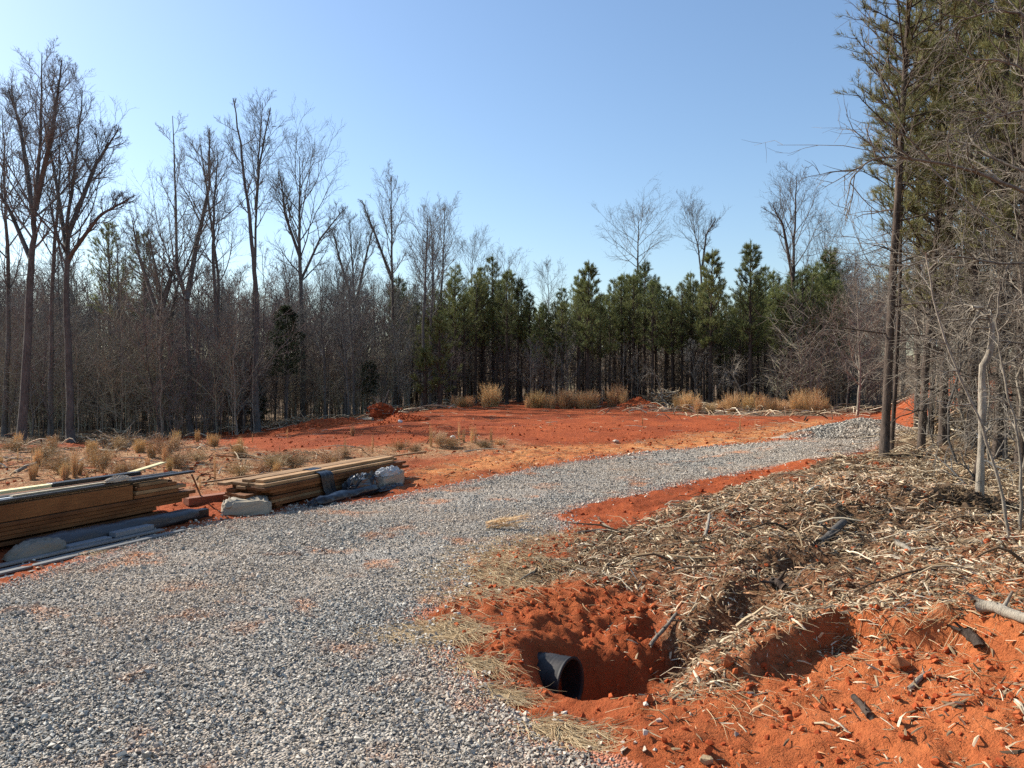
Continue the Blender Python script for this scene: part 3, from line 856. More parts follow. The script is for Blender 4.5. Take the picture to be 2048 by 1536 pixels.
# ---- tall bare trees one can tell apart, left to right
ptree("t_a", "tallest leafless tree near the left edge, several upright leaders above a thick trunk", 1, 30, [(42, 885), (58, 560), (72, 400), (84, 105)], 0.24,
      forks=[([(68, 440), (40, 250), (18, 180)], 0.09, 1.5), ([(70, 420), (105, 260), (125, 120)], 0.10, -1), ([(62, 520), (20, 420), (-30, 330)], .08, 1)], first=0.45, k1=19, trop=0.10, lf1=0.32, twigs=(8, 6, 3))
ptree("t_b", "thick leafless tree with a broad fan of limbs reaching right over the sky gap", 2, 31, [(142, 880), (132, 600), (135, 450), (165, 180)], 0.22,
      forks=[([(136, 470), (190, 330), (235, 260)], 0.09, 1), ([(134, 520), (200, 430), (262, 395)], 0.07, -1), ([(133, 500), (110, 350), (90, 240)], .08, 2)], first=0.42, k1=18, lf1=0.34, spread=(.5, 1.0), twigs=(8, 6, 3))
ptree("t_c", "leafless tree standing between the two thickest trunks at the left", 3, 33, [(100, 888), (108, 500), (120, 240)], 0.15, first=0.4, k1=14)
ptree("t_n", "leafless tree cut by the left edge of the clearing, limbs spreading over tall brush", 31, 34, [(8, 885), (12, 500), (5, 230)], 0.16, first=0.35, k1=15, lf1=.4)
ptree("t_d", "stout grey trunk with broken snag tops and short crooked limbs", 4, 35, [(322, 868), (318, 640), (322, 590), (300, 480)], 0.26, forks=[([(322, 620), (340, 560), (345, 540)], 0.14, 0), ([(320, 640), (280, 520), (262, 440)], .09, 1)],
      first=0.55, k1=12, lf1=0.5, spread=(0.5, 1.1))
ptree("t_d2", "dark trunk with a stubby broken side limb just right of the stout snag", 5, 37, [(340, 862), (338, 640), (352, 575), (420, 420)], 0.17, first=0.5, k1=12, lf1=.4)
ptree("t_e", "leafless tree forking low into one upright leader and one leaning right", 6, 35, [(382, 868), (374, 620), (355, 520), (345, 232)], 0.19,
      forks=[([(373, 600), (395, 480), (420, 370), (422, 255)], 0.12, 1)], first=0.35, k1=15, lf1=.32)
ptree("t_f", "straight slim tree with two parallel stems right of the low forked tree", 7, 36, [(431, 862), (426, 500), (436, 300)], 0.15, forks=[([(430, 860), (437, 560), (400, 290)], .09, .6)], first=0.45, k1=14, lf1=.3)
ptree("t_g", "very tall leaning spar with bare pointed tip and few high side limbs", 8, 35.5, [(515, 866), (511, 600), (494, 400), (466, 196)], 0.19,
      first=0.60, k1=7, lf1=0.13, spread=(0.9, 1.3), trop=0.12, trunk_top=.03)
ptree("t_g2", "tall slim tree with a narrow upswept crown just behind the pointed spar", 9, 40, [(506, 850), (508, 560), (512, 400), (525, 205)], 0.13, forks=[([(511, 420), (520, 330), (545, 215)], .06, 0)], first=0.5, k1=18, lf1=.26)
ptree("t_h", "leafless tree with a wide rounded crown of upswept limbs behind the dark cedar", 10, 43, [(606, 836), (602, 520), (600, 312)], 0.23,
      forks=[([(602, 560), (640, 480), (690, 420)], 0.07, 1), ([(602, 520), (570, 430), (560, 350)], .08, -1)], first=0.42, k1=18, lf1=.42, spread=(.45, .85))
ptree("t_i", "small dead topped tree with short snapped limbs between the cedar and the tall poplar", 11, 40, [(650, 838), (646, 700), (640, 600)], 0.11, first=0.4, k1=12, lf1=.3, spread=(.7, 1.3), twigs=(5, 3, 0))
ptree("t_j", "tall pale-trunked poplar with a narrow crown and one long limb arching left", 12, 44, [(789, 822), (785, 560), (783, 350)], 0.17,
      forks=[([(784, 560), (750, 470), (722, 400)], 0.07, 0)], first=0.45, k1=15, lf1=.27, spread=(.4, .8), mats=("bark_brown", "twig"))
ptree("t_k", "leafless tree rising just left of the pine stand with two close stems", 13, 50, [(872, 812), (880, 560), (889, 415)], 0.14, forks=[([(866, 812), (868, 600), (862, 440)], .1, 1)], first=0.5, k1=14, lf1=.32)
ptree("t_l", "vase shaped leafless tree, limbs splitting from one point midway up", 14, 52, [(712, 812), (708, 620), (700, 440)], 0.2,
      forks=[([(709, 620), (680, 520), (665, 460)], .1, 0), ([(709, 620), (730, 520), (745, 455)], .1, 1)], first=0.5, k1=15, lf1=.36, spread=(.3, .6))
ptree("t_m", "domed leafless crown rising behind the middle of the pine stand", 15, 62, [(1275, 790), (1276, 560), (1276, 432)], 0.2, first=0.55, k1=18, lf1=.42, spread=(.6, 1.1), trop=.06)
ptree("t_o", "leafless tree forked into two whippy leaders above the pines", 16, 62, [(1402, 790), (1404, 540), (1385, 435)], 0.17, forks=[([(1404, 540), (1412, 470), (1430, 438)], .09, 0)], first=0.62, k1=16, lf1=.34)
ptree("t_p", "tall dark trunk at the right of the pine stand, high forked leafless crown", 17, 41, [(1576, 815), (1580, 640), (1590, 500), (1594, 346)], 0.20,
      forks=[([(1586, 560), (1566, 450), (1548, 410)], .08, 0)], first=0.45, k1=16, lf1=.36, spread=(.5, 1.0), mats=("bark_dark", "twig"))
ptree("t_q", "hazy leafless crown behind the dark forked trunk at the right", 18, 62, [(1650, 790), (1652, 600), (1650, 445)], 0.15, first=0.45, k1=16, lf1=.36, spread=(.4, .8))
ptree("t_r", "small tree with a pale lower trunk by the gravel heap, low spreading limbs", 19, 29, [(1714, 838), (1718, 740), (1712, 570)], 0.075, first=0.3, k1=15, lf1=.5, spread=(.6, 1.1), mats=("bark_pale", "twig_pale"), tw=.004, obname="small_tree")
ptree("t_s", "leafless crown peeking over the left end of the pine stand", 20, 66, [(945, 790), (945, 600), (945, 490)], 0.12, first=0.5, k1=14, lf1=.36)
ptree("t_t", "low domed leafless crown just right of the pine stand's left shoulder", 21, 72, [(1018, 790), (1018, 640), (1016, 515)], 0.12, first=0.5, k1=14, lf1=.4)
ptree("t_u", "narrow twiggy crown in the dip of the pine stand skyline", 22, 72, [(1095, 790), (1096, 640), (1095, 533)], 0.11, first=0.5, k1=14, lf1=.36)

# ---- repeated woods: variants, then copies
r = np.random.default_rng(77)
def variants(n, fn): return [fn(i) for i in range(n)]
far_lab = "slender leafless tree in the crowd of trunks behind the front row of tall trees"
vt = variants(7, lambda i: bare_tree("wood_%d" % i, far_lab, 100 + i, 9.5 + 0.6 * i, 0.10 + 0.012 * i, first=0.35 + 0.03 * i, k1=18, lf1=0.34, spread=(0.35, 0.85), group="leafless trees in the woods",
                                     loc=(0, 0, 0), twigs=(7, 5, 2), tw=.004, mats=("bark_grey", "twig") if i % 2 else ("bark_brown", "twig")))
used = set()
def place_variant(vs, i, loc, rz, sc, **kw):
    if i not in used_sets[id(vs)]:
        used_sets[id(vs)].add(i); o = vs[i]; o.location = loc; o.rotation_euler = (0, 0, rz); o.scale = (sc, sc, sc) if not hasattr(sc, '__len__') else sc
        for k, v in kw.items():
            if v: o[k] = v
        return o
    return dup(vs[i], loc, rz, sc, kw.get("label"), kw.get("group"))
used_sets = {}
used_sets[id(vt)] = set()
for k in range(84):
    px = r.uniform(-60, 860); Y = r.uniform(39, 62)
    b0 = base_at(px, Y)
    place_variant(vt, k % 7, b0, r.uniform(0, 6.28), r.uniform(0.50, 0.86), label=("slender leafless tree in the crowd behind the broken snag, left of the dark cedar" if px < 540 else "slender leafless tree in the crowd between the dark cedar and the pine stand"), group=("woods left of the cedar" if px < 540 else "woods right of the cedar"))
for k in range(4):
    px = r.uniform(1690, 1790); Y = r.uniform(36, 60); b0 = base_at(px, Y)
    place_variant(vt, k % 7, b0, r.uniform(0, 6.28), r.uniform(0.55, 0.8), label="leafless tree in the brown woods between the pine stand and the right thicket", group="leafless trees right of the pine stand")

# young pine stand
pl = "young pine deep in the dense stand"
vp = variants(7, lambda i: pine_tree("stand_pine_%d" % i, pl, 200 + i, 7.6 + 0.25 * i, 0.085 + .006 * i, cb=0.42 + 0.02 * (i % 4), cw=0.155 + .025 * (i % 3), whorl=0.36, tuftn=11, tl=0.18, tw=0.016,
                                     group="young pines of the stand", sub=3, tufts=5))
used_sets[id(vp)] = set()
spots = []
for px in np.arange(842, 1695, 22):
    spots.append((px + r.uniform(-8, 8), 43.3 + r.uniform(-0.8, 2.5)))
for Yr in (47.0, 50.5, 54.0):
    for px in np.arange(835, 1700, 26 if Yr < 50 else 32):
        spots.append((px + r.uniform(-12, 12), Yr + r.uniform(-1.5, 1.5)))
for px in (1585, 1604, 1625, 1642, 1668, 1688, 1560):
    spots.append((px, 38.5 + r.uniform(0, 2.5)))
front_lab = "young pine in the stand's front row"
for k, (px, Y) in enumerate(spots):
    tall = 0.86 + 0.06 * math.sin(px * 0.021) + 0.05 * math.sin(px * 0.05 + 1) + r.uniform(-0.10, 0.10)
    if 1090 < px < 1120: tall *= 0.82
    if px < 900: tall *= 0.86
    if px > 1440: tall *= 0.97
    place_variant(vp, int(r.integers(0, 7)), base_at(px, Y), r.uniform(0, 6.28), tall * 0.95 * (0.5 + Y / 88), label=(front_lab if Y < 46 else pl) + (", left of the skyline dip" if px < 1090 else ", between the dip and the forked trunk" if px < 1570 else ", right of the forked trunk"), group=("front row pines" if Y < 46 else "rear row pines") + (" left" if px < 1090 else " middle" if px < 1570 else " right"))
for px, Y, top, lab in ((1500, 40, 492, "pine with a tall spindly candle tip standing clear above the stand's right half"), (1655, 40.5, 505, "rightmost tall pine of the stand with a pointed open top"),
                        (1420, 41, 508, "pine with the highest tufted top in the middle right of the stand"), (1175, 41, 533, "broad topped pine right of the dip in the stand's skyline")):
    b0 = base_at(px, Y); hh = at(px, top, Y).z - b0.z
    pine_tree("tall_pine", lab, int(px), hh, 0.11, cb=0.36, cw=0.17, whorl=0.36, tuftn=16, tl=0.20, tw=0.02, loc=b0, sub=3)
# soft pines at the left, behind the first trunks
for px, Y, top, sd in ((222, 44, 455, 1), (290, 45, 470, 2), (800, 50, 560, 3), (880, 38.5, 640, 4), (850, 39, 700, 5)):
    b0 = base_at(px, Y); hh = at(px, top, Y).z - b0.z
    lab = {1: "open crowned pine left of the broken snag, branches in flat layers", 2: "second open crowned pine close left of the broken snag", 3: "dark round headed pine behind the tall poplar",
           4: "yellow green pine at the left corner of the stand, foliage down low", 5: "lowest bushy pine at the left corner of the stand"}[sd]
    pine_tree("side_pine", lab, 300 + sd, hh, 0.12, cb=0.5 if sd < 4 else 0.15, cw=0.2 if sd < 4 else .3, whorl=0.45, tuftn=14, tl=0.18, tw=0.02, loc=b0, sub=3)

# cedars: dense dark cones
def cedar(name, label, seed, px, Y, h, w, clear, group=None):
    rr = np.random.default_rng(seed); b0 = base_at(px, Y)
    bt = Buf(); P = smooth_path([(0, 0, -.1), (0.02 * h, 0, h * .5), (0, 0, h)], 10); bt.tubes(P, 0.012 * h * (1 - np.linspace(0, 1, 10)) + .01, 7)
    n = int(240 * h); t = rr.uniform(0, 1, n) ** 0.8; zc = h * (clear + (1 - clear) * t)
    prof = w * np.sin(np.clip(0.15 + 0.95 * (1 - t), 0, 1) * np.pi * 0.62) * (0.8 + 0.25 * np.sin(t * 23 + 1))
    az = rr.uniform(0, 6.28, n); rad = prof * np.sqrt(rr.uniform(0.1, 1, n))
    C = np.stack([np.cos(az) * rad, np.sin(az) * rad, zc], -1)
    D = np.stack([np.cos(az) * .7, np.sin(az) * .7, 0.7 * np.ones(n)], -1) + rr.normal(0, .3, (n, 3)); D /= np.linalg.norm(D, axis=1, keepdims=True)
    bn = Buf(); needle_tufts(bn, C, D, rr, 11, 0.11, 0.03, 0.14, 0.2, 0.9)
    k = 26; B, R = spawn(P[None], (0.008 * h * (1 - np.linspace(0, 1, 10)) + .005)[None], k, clear * .5, .95, lambda t: w / h * .8 * np.ones_like(t), (.8, 1.3), 4, .1, .06, .5, .003, rr, even=True)
    bt.tubes(B, R, 4, cap=False)
    root = thing("cedar_tree", label, "tree", b0, 0, group)
    link("trunk", bt.mesh(name + "_trunk", M["bark_grey"], True), root); link("crown", bn.mesh(name + "_crown", M["cedar"]), root)
cedar("cedar_big", "dark dense cedar with a bushy cone above a clear thin trunk, left of centre", 1, 571, 38, 6.1, 1.0, 0.42)
cedar("cedar_small", "small dark cedar low in the brush between the cedar and the pine stand", 2, 738, 42, 2.9, 0.6, 0.35)
cedar("cedar_low", "knee high green cedar in the brush at the foot of the dark cedar", 3, 515, 40, 2.2, 0.5, 0.1)

# understory saplings
sl = "thin leafless sapling in the brush at the foot of the left woods"
vs = variants(6, lambda i: bare_tree("sapling_%d" % i, sl, 400 + i, 3.6 + 0.6 * i, 0.028 + .004 * i, first=0.12, k1=14, lf1=0.42, spread=(0.5, 1.1), trop=0.03, group="leafless saplings at the woods edge",
                                     mats=(("bark_grey", "twig"), ("bark_pale", "twig_pale"), ("bark_brown", "twig_red"))[i % 3], twigs=(6, 4, 2), tw=.0035, obname="sapling", trunk_top=.006, wob=.3))
used_sets[id(vs)] = set()
for k in range(120):
    px = r.uniform(-60, 880); Y = r.uniform(32.5, 45) if px < 520 else r.uniform(40, 50)
    place_variant(vs, k % 6, base_at(px, Y), r.uniform(0, 6.28), r.uniform(0.7, 1.5), label=("thin leafless sapling in the brush left of the low forked tree" if px < 380 else "thin leafless sapling in the brush around the dark cedar" if px < 640 else "thin leafless sapling in the brush between cedar and pine stand"), group=("saplings left of the forked tree" if px < 380 else "saplings around the cedar" if px < 640 else "saplings right of the cedar"))
for k in range(26):
    px = r.uniform(860, 1790); Y = r.uniform(40.5, 46) if px < 1680 else r.uniform(30, 42)
    place_variant(vs, k % 6, base_at(px, Y), r.uniform(0, 6.28), r.uniform(0.5, 1.0), label="thin leafless sapling among the pine trunks", group="saplings among the pines")

# undergrowth and distant woods as masses
def twig_mass(name, spots, hlo, hhi, mat, seed, stems=5, tw=.006, k=(10, 6)):
    rr = np.random.default_rng(seed); b = Buf()
    X = np.repeat(spots[:, 0], stems) + rr.normal(0, .35, len(spots) * stems); Yy = np.repeat(spots[:, 1], stems) + rr.normal(0, .35, len(spots) * stems)
    m = len(X); hh = rr.uniform(hlo, hhi, m); th = rr.uniform(0, 6.28, m); ln = rr.uniform(0, .35, m)
    P = np.zeros((m, 6, 3)); Z = H(X, Yy)
    for j in range(6):
        t = j / 5
        P[:, j] = np.stack([X + np.cos(th) * ln * hh * t * t, Yy + np.sin(th) * ln * hh * t * t, Z - .05 + hh * t], -1) + rr.normal(0, .02, (m, 3)) * (j > 0)
    R = (tw * 2.2) * (1 - np.linspace(0, 1, 6))[None].repeat(m, 0) + tw * .5
    tone = rr.uniform(0, 1, m)
    b.tubes(P, R, 3, tone, cap=False)
    B1, R1 = spawn(P, R, k[0], .2, 1, lambda t: .35 + 0 * t, (.4, 1.1), 4, .15, .03, .6, tw * .6, rr); b.tubes(B1, R1, 3, np.repeat(tone, k[0]), cap=False)
    B2, R2 = spawn(B1, R1, k[1], .2, 1, lambda t: .5 + 0 * t, (.4, 1.1), 3, .15, .03, .6, tw * .5, rr); b.tubes(B2, R2, 3, np.repeat(tone, k[0] * k[1]), cap=False)
    return tag(link(name, b.mesh(name, mat)), kind="stuff")
def spots_px(n, p0, p1, y0, y1, rr):
    px = rr.uniform(p0, p1, n); Y = rr.uniform(y0, y1, n); return np.stack([(px - CX) / F_PX * Y, Y], -1)
sp0 = np.vstack([spots_px(70, -60, 470, 33.5, 37, r), spots_px(24, 470, 840, 41, 43.5, r)])
sp = np.vstack([spots_px(150, -60, 520, 36, 50, r), spots_px(80, 480, 880, 43, 54, r), spots_px(50, 1560, 1790, 34, 50, r), spots_px(170, 820, 1720, 53, 61, r), spots_px(40, 830, 1700, 46, 53, r)])
M["under"] = m_rnd("undergrowth_twig", [(0, (0.10, 0.08, 0.065)), (0.5, (0.24, 0.20, 0.16)), (0.8, (0.29, 0.22, 0.18)), (1, (0.31, 0.31, 0.20))], 0.95, 0.05)
twig_mass("undergrowth", sp, 1.5, 5.0, M["under"], 5, 4, .008, (9, 5))
M["under2"] = m_rnd("pale_brush_twig", [(0, (0.16, 0.135, 0.11)), (0.5, (0.30, 0.27, 0.21)), (1, (0.30, 0.30, 0.20))], 0.95, 0.05)
twig_mass("brush", sp0, 1.2, 4.5, M["under2"], 6, 2, .005, (10, 6))

rr = np.random.default_rng(9); b = Buf(); bn = Buf()
n = 420; px = rr.uniform(-150, 2150, n); Y = 60 + 60 * rr.uniform(0, 1, n) ** 1.2
X = (px - CX) / F_PX * Y; Z = H(X, Y); hh = rr.uniform(7, 11.5, n) * np.where((px > 840) & (px < 1640), 0.62, 1.0)
P = np.zeros((n, 8, 3)); 
for j in range(8): P[:, j] = np.stack([X, Y, Z - .1 + hh * j / 7], -1) + rr.normal(0, .06, (n, 3)) * (j > 0)
R = (rr.uniform(.09, .17, n))[:, None] * (1 - np.linspace(0, 1, 8))[None] + .02
tone = rr.uniform(0, 1, n); b.tubes(P, R, 5, tone, cap=False)
B1, R1 = spawn(P, R, 14, .3, 1, lambda t: .32 * (1.2 - t * .7), (.4, .9), 5, .1, .1, .5, .012, rr); b.tubes(B1, R1, 3, np.repeat(tone, 14), cap=False)
B2, R2 = spawn(B1, R1, 7, .2, 1, lambda t: .5 + 0 * t, (.4, .9), 3, .1, .1, .6, .009, rr); b.tubes(B2, R2, 3, np.repeat(tone, 98), cap=False)
B3, R3 = spawn(B2, R2, 3, .2, 1, lambda t: .6 + 0 * t, (.4, .9), 2, .1, .1, .6, .008, rr); b.tubes(B3, R3, 3, np.repeat(tone, 294), cap=False)
tag(link("distant_woods", b.mesh("distant_woods", M["under"])), kind="stuff")

# ---- right side: near pines
nl = "slim pine in the crowd at the right edge, needled crown above bare trunk"
near = [("leaning_a", "foremost pine at the right, dark slender trunk leaning slightly right out of frame top", 11.6, [(1768, 945), (1786, 500), (1800, 250), (1816, -30), (1830, -250)], 0.068, 11),
        ("near_b", "thin second pine hugging the foremost pine's right side", 12.4, [(1783, 940), (1800, 560), (1806, 300), (1808, 60)], 0.028, 12),
        ("near_c", "crooked dark pine second from the foremost one, kinked at waist height", 12.6, [(1842, 940), (1850, 720), (1862, 600), (1875, 300), (1880, -150)], 0.065, 13),
        ("near_d", "straight pine between the crooked pine and the broken sapling", 12.9, [(1886, 935), (1893, 600), (1905, 300), (1915, -150)], 0.08, 14),
        ("near_e", "pine with dark trunk behind the broken sapling's bend", 12.2, [(1942, 950), (1950, 600), (1958, 300), (1962, -200)], 0.085, 15),
        ("near_f", "stoutest dark pine trunk close to the right frame edge", 11.0, [(2000, 960), (2004, 600), (2010, 300), (2015, -300)], 0.10, 16),
        ("near_g", "thin pine stem right of the kinked pine", 14.5, [(1862, 915), (1872, 600), (1882, 300), (1884, 60)], 0.045, 17),
        ("near_h", "dark pine overlapping the extreme right edge", 10.0, [(2045, 990), (2046, 600), (2052, 200), (2056, -300)], 0.09, 18)]
for nm, lab, Y, pts, r0, sd in near:
    b0, P = tpath(Y, pts); h = P[-1][2]
    pine_tree(nm, lab, sd, h, r0 * .82, cb=0.40, cw=0.15, whorl=0.27, tuftn=20, tl=0.115, tw=0.007, mats=("bark_near", "needle_near"), loc=b0, path=P, per=4, sub=4, up=0.03, tufts=5)
vn = variants(4, lambda i: pine_tree("near_v%d" % i, nl, 60 + i, 9.5 + i * .7, 0.052, cb=0.50, cw=0.14, whorl=0.32, tuftn=16, tl=0.13, tw=0.009, mats=("bark_near", "needle_near"), per=4, sub=4, up=.04, tufts=5, group="slim pines at the right"))
used_sets[id(vn)] = set()
k = 0
for px, Y in ((1835, 17), (1880, 16.5), (1925, 15), (2000, 14.5), (2030, 16), (2060, 12.5), (2120, 12), (2010, 18.5), (2080, 17.5), (2150, 10.5)):
    place_variant(vn, k % 4, base_at(px, Y), r.uniform(0, 6.28), r.uniform(0.85, 1.15), label=nl, group="slim pines at the right"); k += 1

# right thicket saplings
tl_ = "pale twiggy sapling tangled in the right thicket"
vb = variants(6, lambda i: bare_tree("thicket_%d" % i, tl_, 500 + i, 3.2 + 0.8 * i, 0.014 + .004 * i, first=0.08, k1=13, lf1=0.38, spread=(0.7, 1.35), trop=-0.01 + .012 * (i % 3), wander=.13, group="twiggy saplings of the right thicket",
                                     mats=("bark_pale", "twig_pale") if i % 2 else ("bark_grey", "twig_pale"), twigs=(5, 4, 2), tw=.0018, obname="sapling", trunk_top=.004, wob=.5))
used_sets[id(vb)] = set()
for k in range(74):
    Y = r.uniform(8.0, 19); px = r.uniform(1920, 2190) if Y < 13 else r.uniform(1830, 2120)
    if Y < 10: px = r.uniform(2040, 2240)
    place_variant(vb, k % 6, base_at(px, Y), r.uniform(0, 6.28), r.uniform(0.7, 1.25), label=tl_, group="twiggy saplings of the right thicket")

# broken sapling and the slim curved stems in front of the thicket
def stem_plant(name, label, Y, pts, r0, r1, seed, k=12, mats=("bark_pale", "twig_pale"), lf=0.22, trop=-0.02, dys=None, n=26, obname="sapling", spread=(.6, 1.3), t0=.3, fac=.5, ground_it=True):
    rr = np.random.default_rng(seed)
    b0 = base_at(pts[0][0], Y)
    if not ground_it: b0 = at(pts[0][0], pts[0][1], Y)
    P = [np.array(at(px, py, Y + (dys[i] if dys else 0)) - b0) for i, (px, py) in enumerate(pts)]
    if ground_it: P[0] = np.array([0, 0, -.1])
    P = smooth_path(P, n); P += np.cumsum(rr.normal(0, .006, (n, 3)), axis=0) * np.minimum(1, np.arange(n) / 4)[:, None]
    R = np.linspace(r0, r1, n) * (1 + .12 * rr.normal(size=n))
    bt = Buf(); bt.tubes(P, R, 8)
    bc = Buf(); lmb = lambda t: lf * (1.2 - .5 * t)
    B1, R1 = spawn(P[None], R[None], k, t0, 1, lmb, spread, 7, .13, trop, fac, .0016, rr); bc.tubes(B1, R1, 5, cap=False)
    B2, R2 = spawn(B1, R1, 6, .15, 1, lambda t: .5 * (1.1 - .4 * t), (.4, 1.1), 5, .15, trop, .6, .0013, rr); bc.tubes(B2, R2, 4, cap=False)
    B3, R3 = spawn(B2, R2, 3, .2, 1, lambda t: .5 + 0 * t, (.4, 1.1), 3, .15, trop, .6, .0010, rr); bc.tubes(B3, R3, 3, cap=False)
    root = thing(obname, label, "tree", b0)
    link("trunk", bt.mesh(name + "_trunk", M[mats[0]], True), root); link("crown", bc.mesh(name + "_crown", M[mats[1]], True), root)
    return root
stem_plant("broken", "snapped pale sapling with its top bent over left, rising from a mulch hump", 6.9, [(1960, 1100), (1966, 900), (1972, 740), (1983, 700), (1984, 640), (1968, 616), (1945, 610)], 0.036, 0.016, 1, k=12, lf=.2, t0=.6, trop=-.05)
stem_plant("thin_a", "thin curved stem crossing in front of the thicket, right of the snapped sapling", 5.6, [(2026, 1180), (2015, 1000), (1975, 860), (1920, 740), (1880, 610), (1870, 520)], 0.013, 0.005, 2, k=10, lf=.12)
stem_plant("thin_b", "slender upright stem at the extreme right beside the curved one", 5.8, [(2044, 1100), (2030, 900), (2000, 700), (2005, 560)], 0.012, 0.004, 3, k=10, lf=.14)
stem_plant("crooked", "crooked dark dead stem leaning on the thicket left of the snapped sapling", 8.4, [(1905, 1035), (1935, 980), (1955, 900), (1965, 860)], 0.035, 0.02, 4, k=6, lf=.5, mats=("bark_dark", "twig"))
# big-limbed tree standing just outside the frame whose limbs reach in
def limb_tree():
    rr = np.random.default_rng(12); Y = 7.6; b0 = base_at(2190, Y)
    P = smooth_path([(0, 0, -.1), (0.05, .1, 2.0), (0.1, 0.1, 4), (0.3, .2, 7)], 16); R = np.linspace(.11, .04, 16)
    bt = Buf(); bt.tubes(P, R, 9); bc = Buf()
    limbs = [([(2180, 455), (2048, 382), (1960, 345), (1870, 322), (1790, 309), (1735, 315), (1700, 350), (1686, 420)], .028, -.3),
             ([(2170, 400), (2048, 340), (1990, 320), (1950, 290), (1890, 280), (1840, 300), (1815, 310)], .024, .5),
             ([(2180, 560), (2048, 530), (1985, 525), (1930, 512), (1870, 512), (1800, 540), (1775, 570)], .022, .2),
             ([(2170, 330), (2048, 140), (1990, 125), (1950, 128), (1920, 112), (1880, 114)], .018, .2),
             ([(2170, 300), (2048, 25), (1985, 22), (1930, 40), (1880, 90), (1850, 130)], .02, .4),
             ([(2170, 720), (2048, 690), (1980, 682), (1920, 700), (1860, 715)], .017, .1),
             ([(2170, 520), (2048, 215), (1990, 235), (1930, 280), (1900, 330)], .014, -.4),
             ([(2170, 850), (2048, 840), (1980, 838), (1930, 850), (1850, 900)], .012, -.2)]
    for pts, r0, dy in limbs:
        Q = [np.array(at(px, py, Y + dy * (i / 3)) - b0) for i, (px, py) in enumerate(pts)]
        j = int(np.argmin([abs(p[2] - Q[0][2]) for p in P])); Q[0] = P[j]
        Q = smooth_path(Q, 24); Q[1:] += np.cumsum(rr.normal(0, .006, (23, 3)), axis=0)
        RR = np.linspace(r0, .004, 24) * .8; bc.tubes(Q, RR, 7)
        B1, R1 = spawn(Q[None], RR[None], 13, .2, 1, lambda t: .22 * (1.2 - .6 * t), (.5, 1.2), 8, .12, -.03, .55, .002, rr); bc.tubes(B1, R1, 5, cap=False)
        B2, R2 = spawn(B1, R1, 4, .15, 1, lambda t: .5 * (1.1 - .4 * t), (.4, 1.1), 5, .15, -.03, .6, .0012, rr); bc.tubes(B2, R2, 4, cap=False)
        B3, R3 = spawn(B2, R2, 2, .2, 1, lambda t: .5 + 0 * t, (.4, 1.1), 3, .15, -.03, .6, .0012, rr); bc.tubes(B3, R3, 3, cap=False)
    root = thing("bare_tree", "bare tree whose long arching pale limbs reach in from the right edge", "tree", b0)
    link("trunk", bt.mesh("limb_tree_trunk", M["bark_grey"], True), root); link("crown", bc.mesh("limb_tree_crown", M["twig_pale"], True), root)
limb_tree()

# ------------------------------------------------------------------ broomsedge clumps and scrub bushes
def sedge(name, h, w, n, seed, fan=0.5, feather=True):
    rr = np.random.default_rng(seed); b = Buf()
    th = rr.uniform(0, 6.28, n); rad = w * .28 * np.sqrt(rr.uniform(0, 1, n)); hh = h * rr.uniform(.35, 1.08, n) * (1 - .35 * rr.uniform(0, 1, n) ** 2); out = w * .5 * rr.uniform(.05, 1, n) ** 1.5 * fan * 1.6
    P = np.zeros((n, 5, 3))
    for j in range(5):
        t = j / 4; rr_ = rad + out * t ** 1.6
        P[:, j] = np.stack([np.cos(th) * rr_, np.sin(th) * rr_, hh * t - .02], -1) + rr.normal(0, .012, (n, 3)) * (j > 0)
    wd = rr.uniform(.003, .006, n)
    tone = rr.uniform(.1, 1, n)
    b.tubes(P, wd[:, None] * np.array([1, 1, .9, .7, .3])[None], 3, tone, cap=False)
    if feather:
        C = P[:, 1:4].reshape(-1, 3); D = (P[:, 2:5] - P[:, 1:4]).reshape(-1, 3); D /= np.linalg.norm(D, axis=1, keepdims=True)
        needle_tufts(b, C, D, rr, 4, .10, .006, .2, .15, .7, tone=np.repeat(tone, 3))
    return b.mesh(name, M["sedge"])
sm = [sedge("sedge_%d" % i, 1.0, (0.7, .9, .6, 1.1, .5)[i], (260, 320, 200, 380, 150)[i], i, .5) for i in range(5)]
sthin = [sedge("sedge_thin_%d" % i, 1.0, .22, 26, 40 + i, .35) for i in range(3)]
def put_sedge(px, py, hpx, meshes, label, group, wide=1.0, Y=None):
    g = gnd(px, py) if Y is None else base_at(px + r.uniform(-7, 7), Y + r.uniform(-.5, .5))
    h = r.uniform(.8, 1.25) * hpx / F_PX * g.y; wide *= r.uniform(.7, 1.2)
    o = link("broomsedge_clump", meshes[int(r.integers(0, len(meshes)))]); o.location = (g.x, g.y, g.z - .01)
    o.rotation_euler = (0, 0, r.uniform(0, 6.28)); o.scale = (h * wide, h * wide, h)
    return tag(o, label, "grass clump", group)
gl = "rusty dry grass clump in the row along the far edge of the red clearing"
for px, h, wd in ((1050, 30, 1.3), (1070, 34, 1.3), (1088, 30, 1.0), (1105, 28, 1.2), (1128, 40, 1.0), (1134, 44, .8), (1152, 30, 1), (1168, 32, 1.2), (1182, 34, 1.3), (1220, 42, 1.2), (1236, 48, 1.3), (1250, 40, 1.1)):
    put_sedge(px, 812, h, sm, gl, "dry grass clumps left of the far clay heap", wd, Y=38.4 + r.uniform(-.3, .5))
for px, h in ((905, 30), (922, 24), (938, 26), (962, 22), (978, 44), (993, 26), (886, 22)):
    put_sedge(px, 812, h, sm, "small dry grass clump under the left end of the pine stand", "small dry grass clumps under the pines", 0.9, Y=39.0 + r.uniform(-.3, .6))
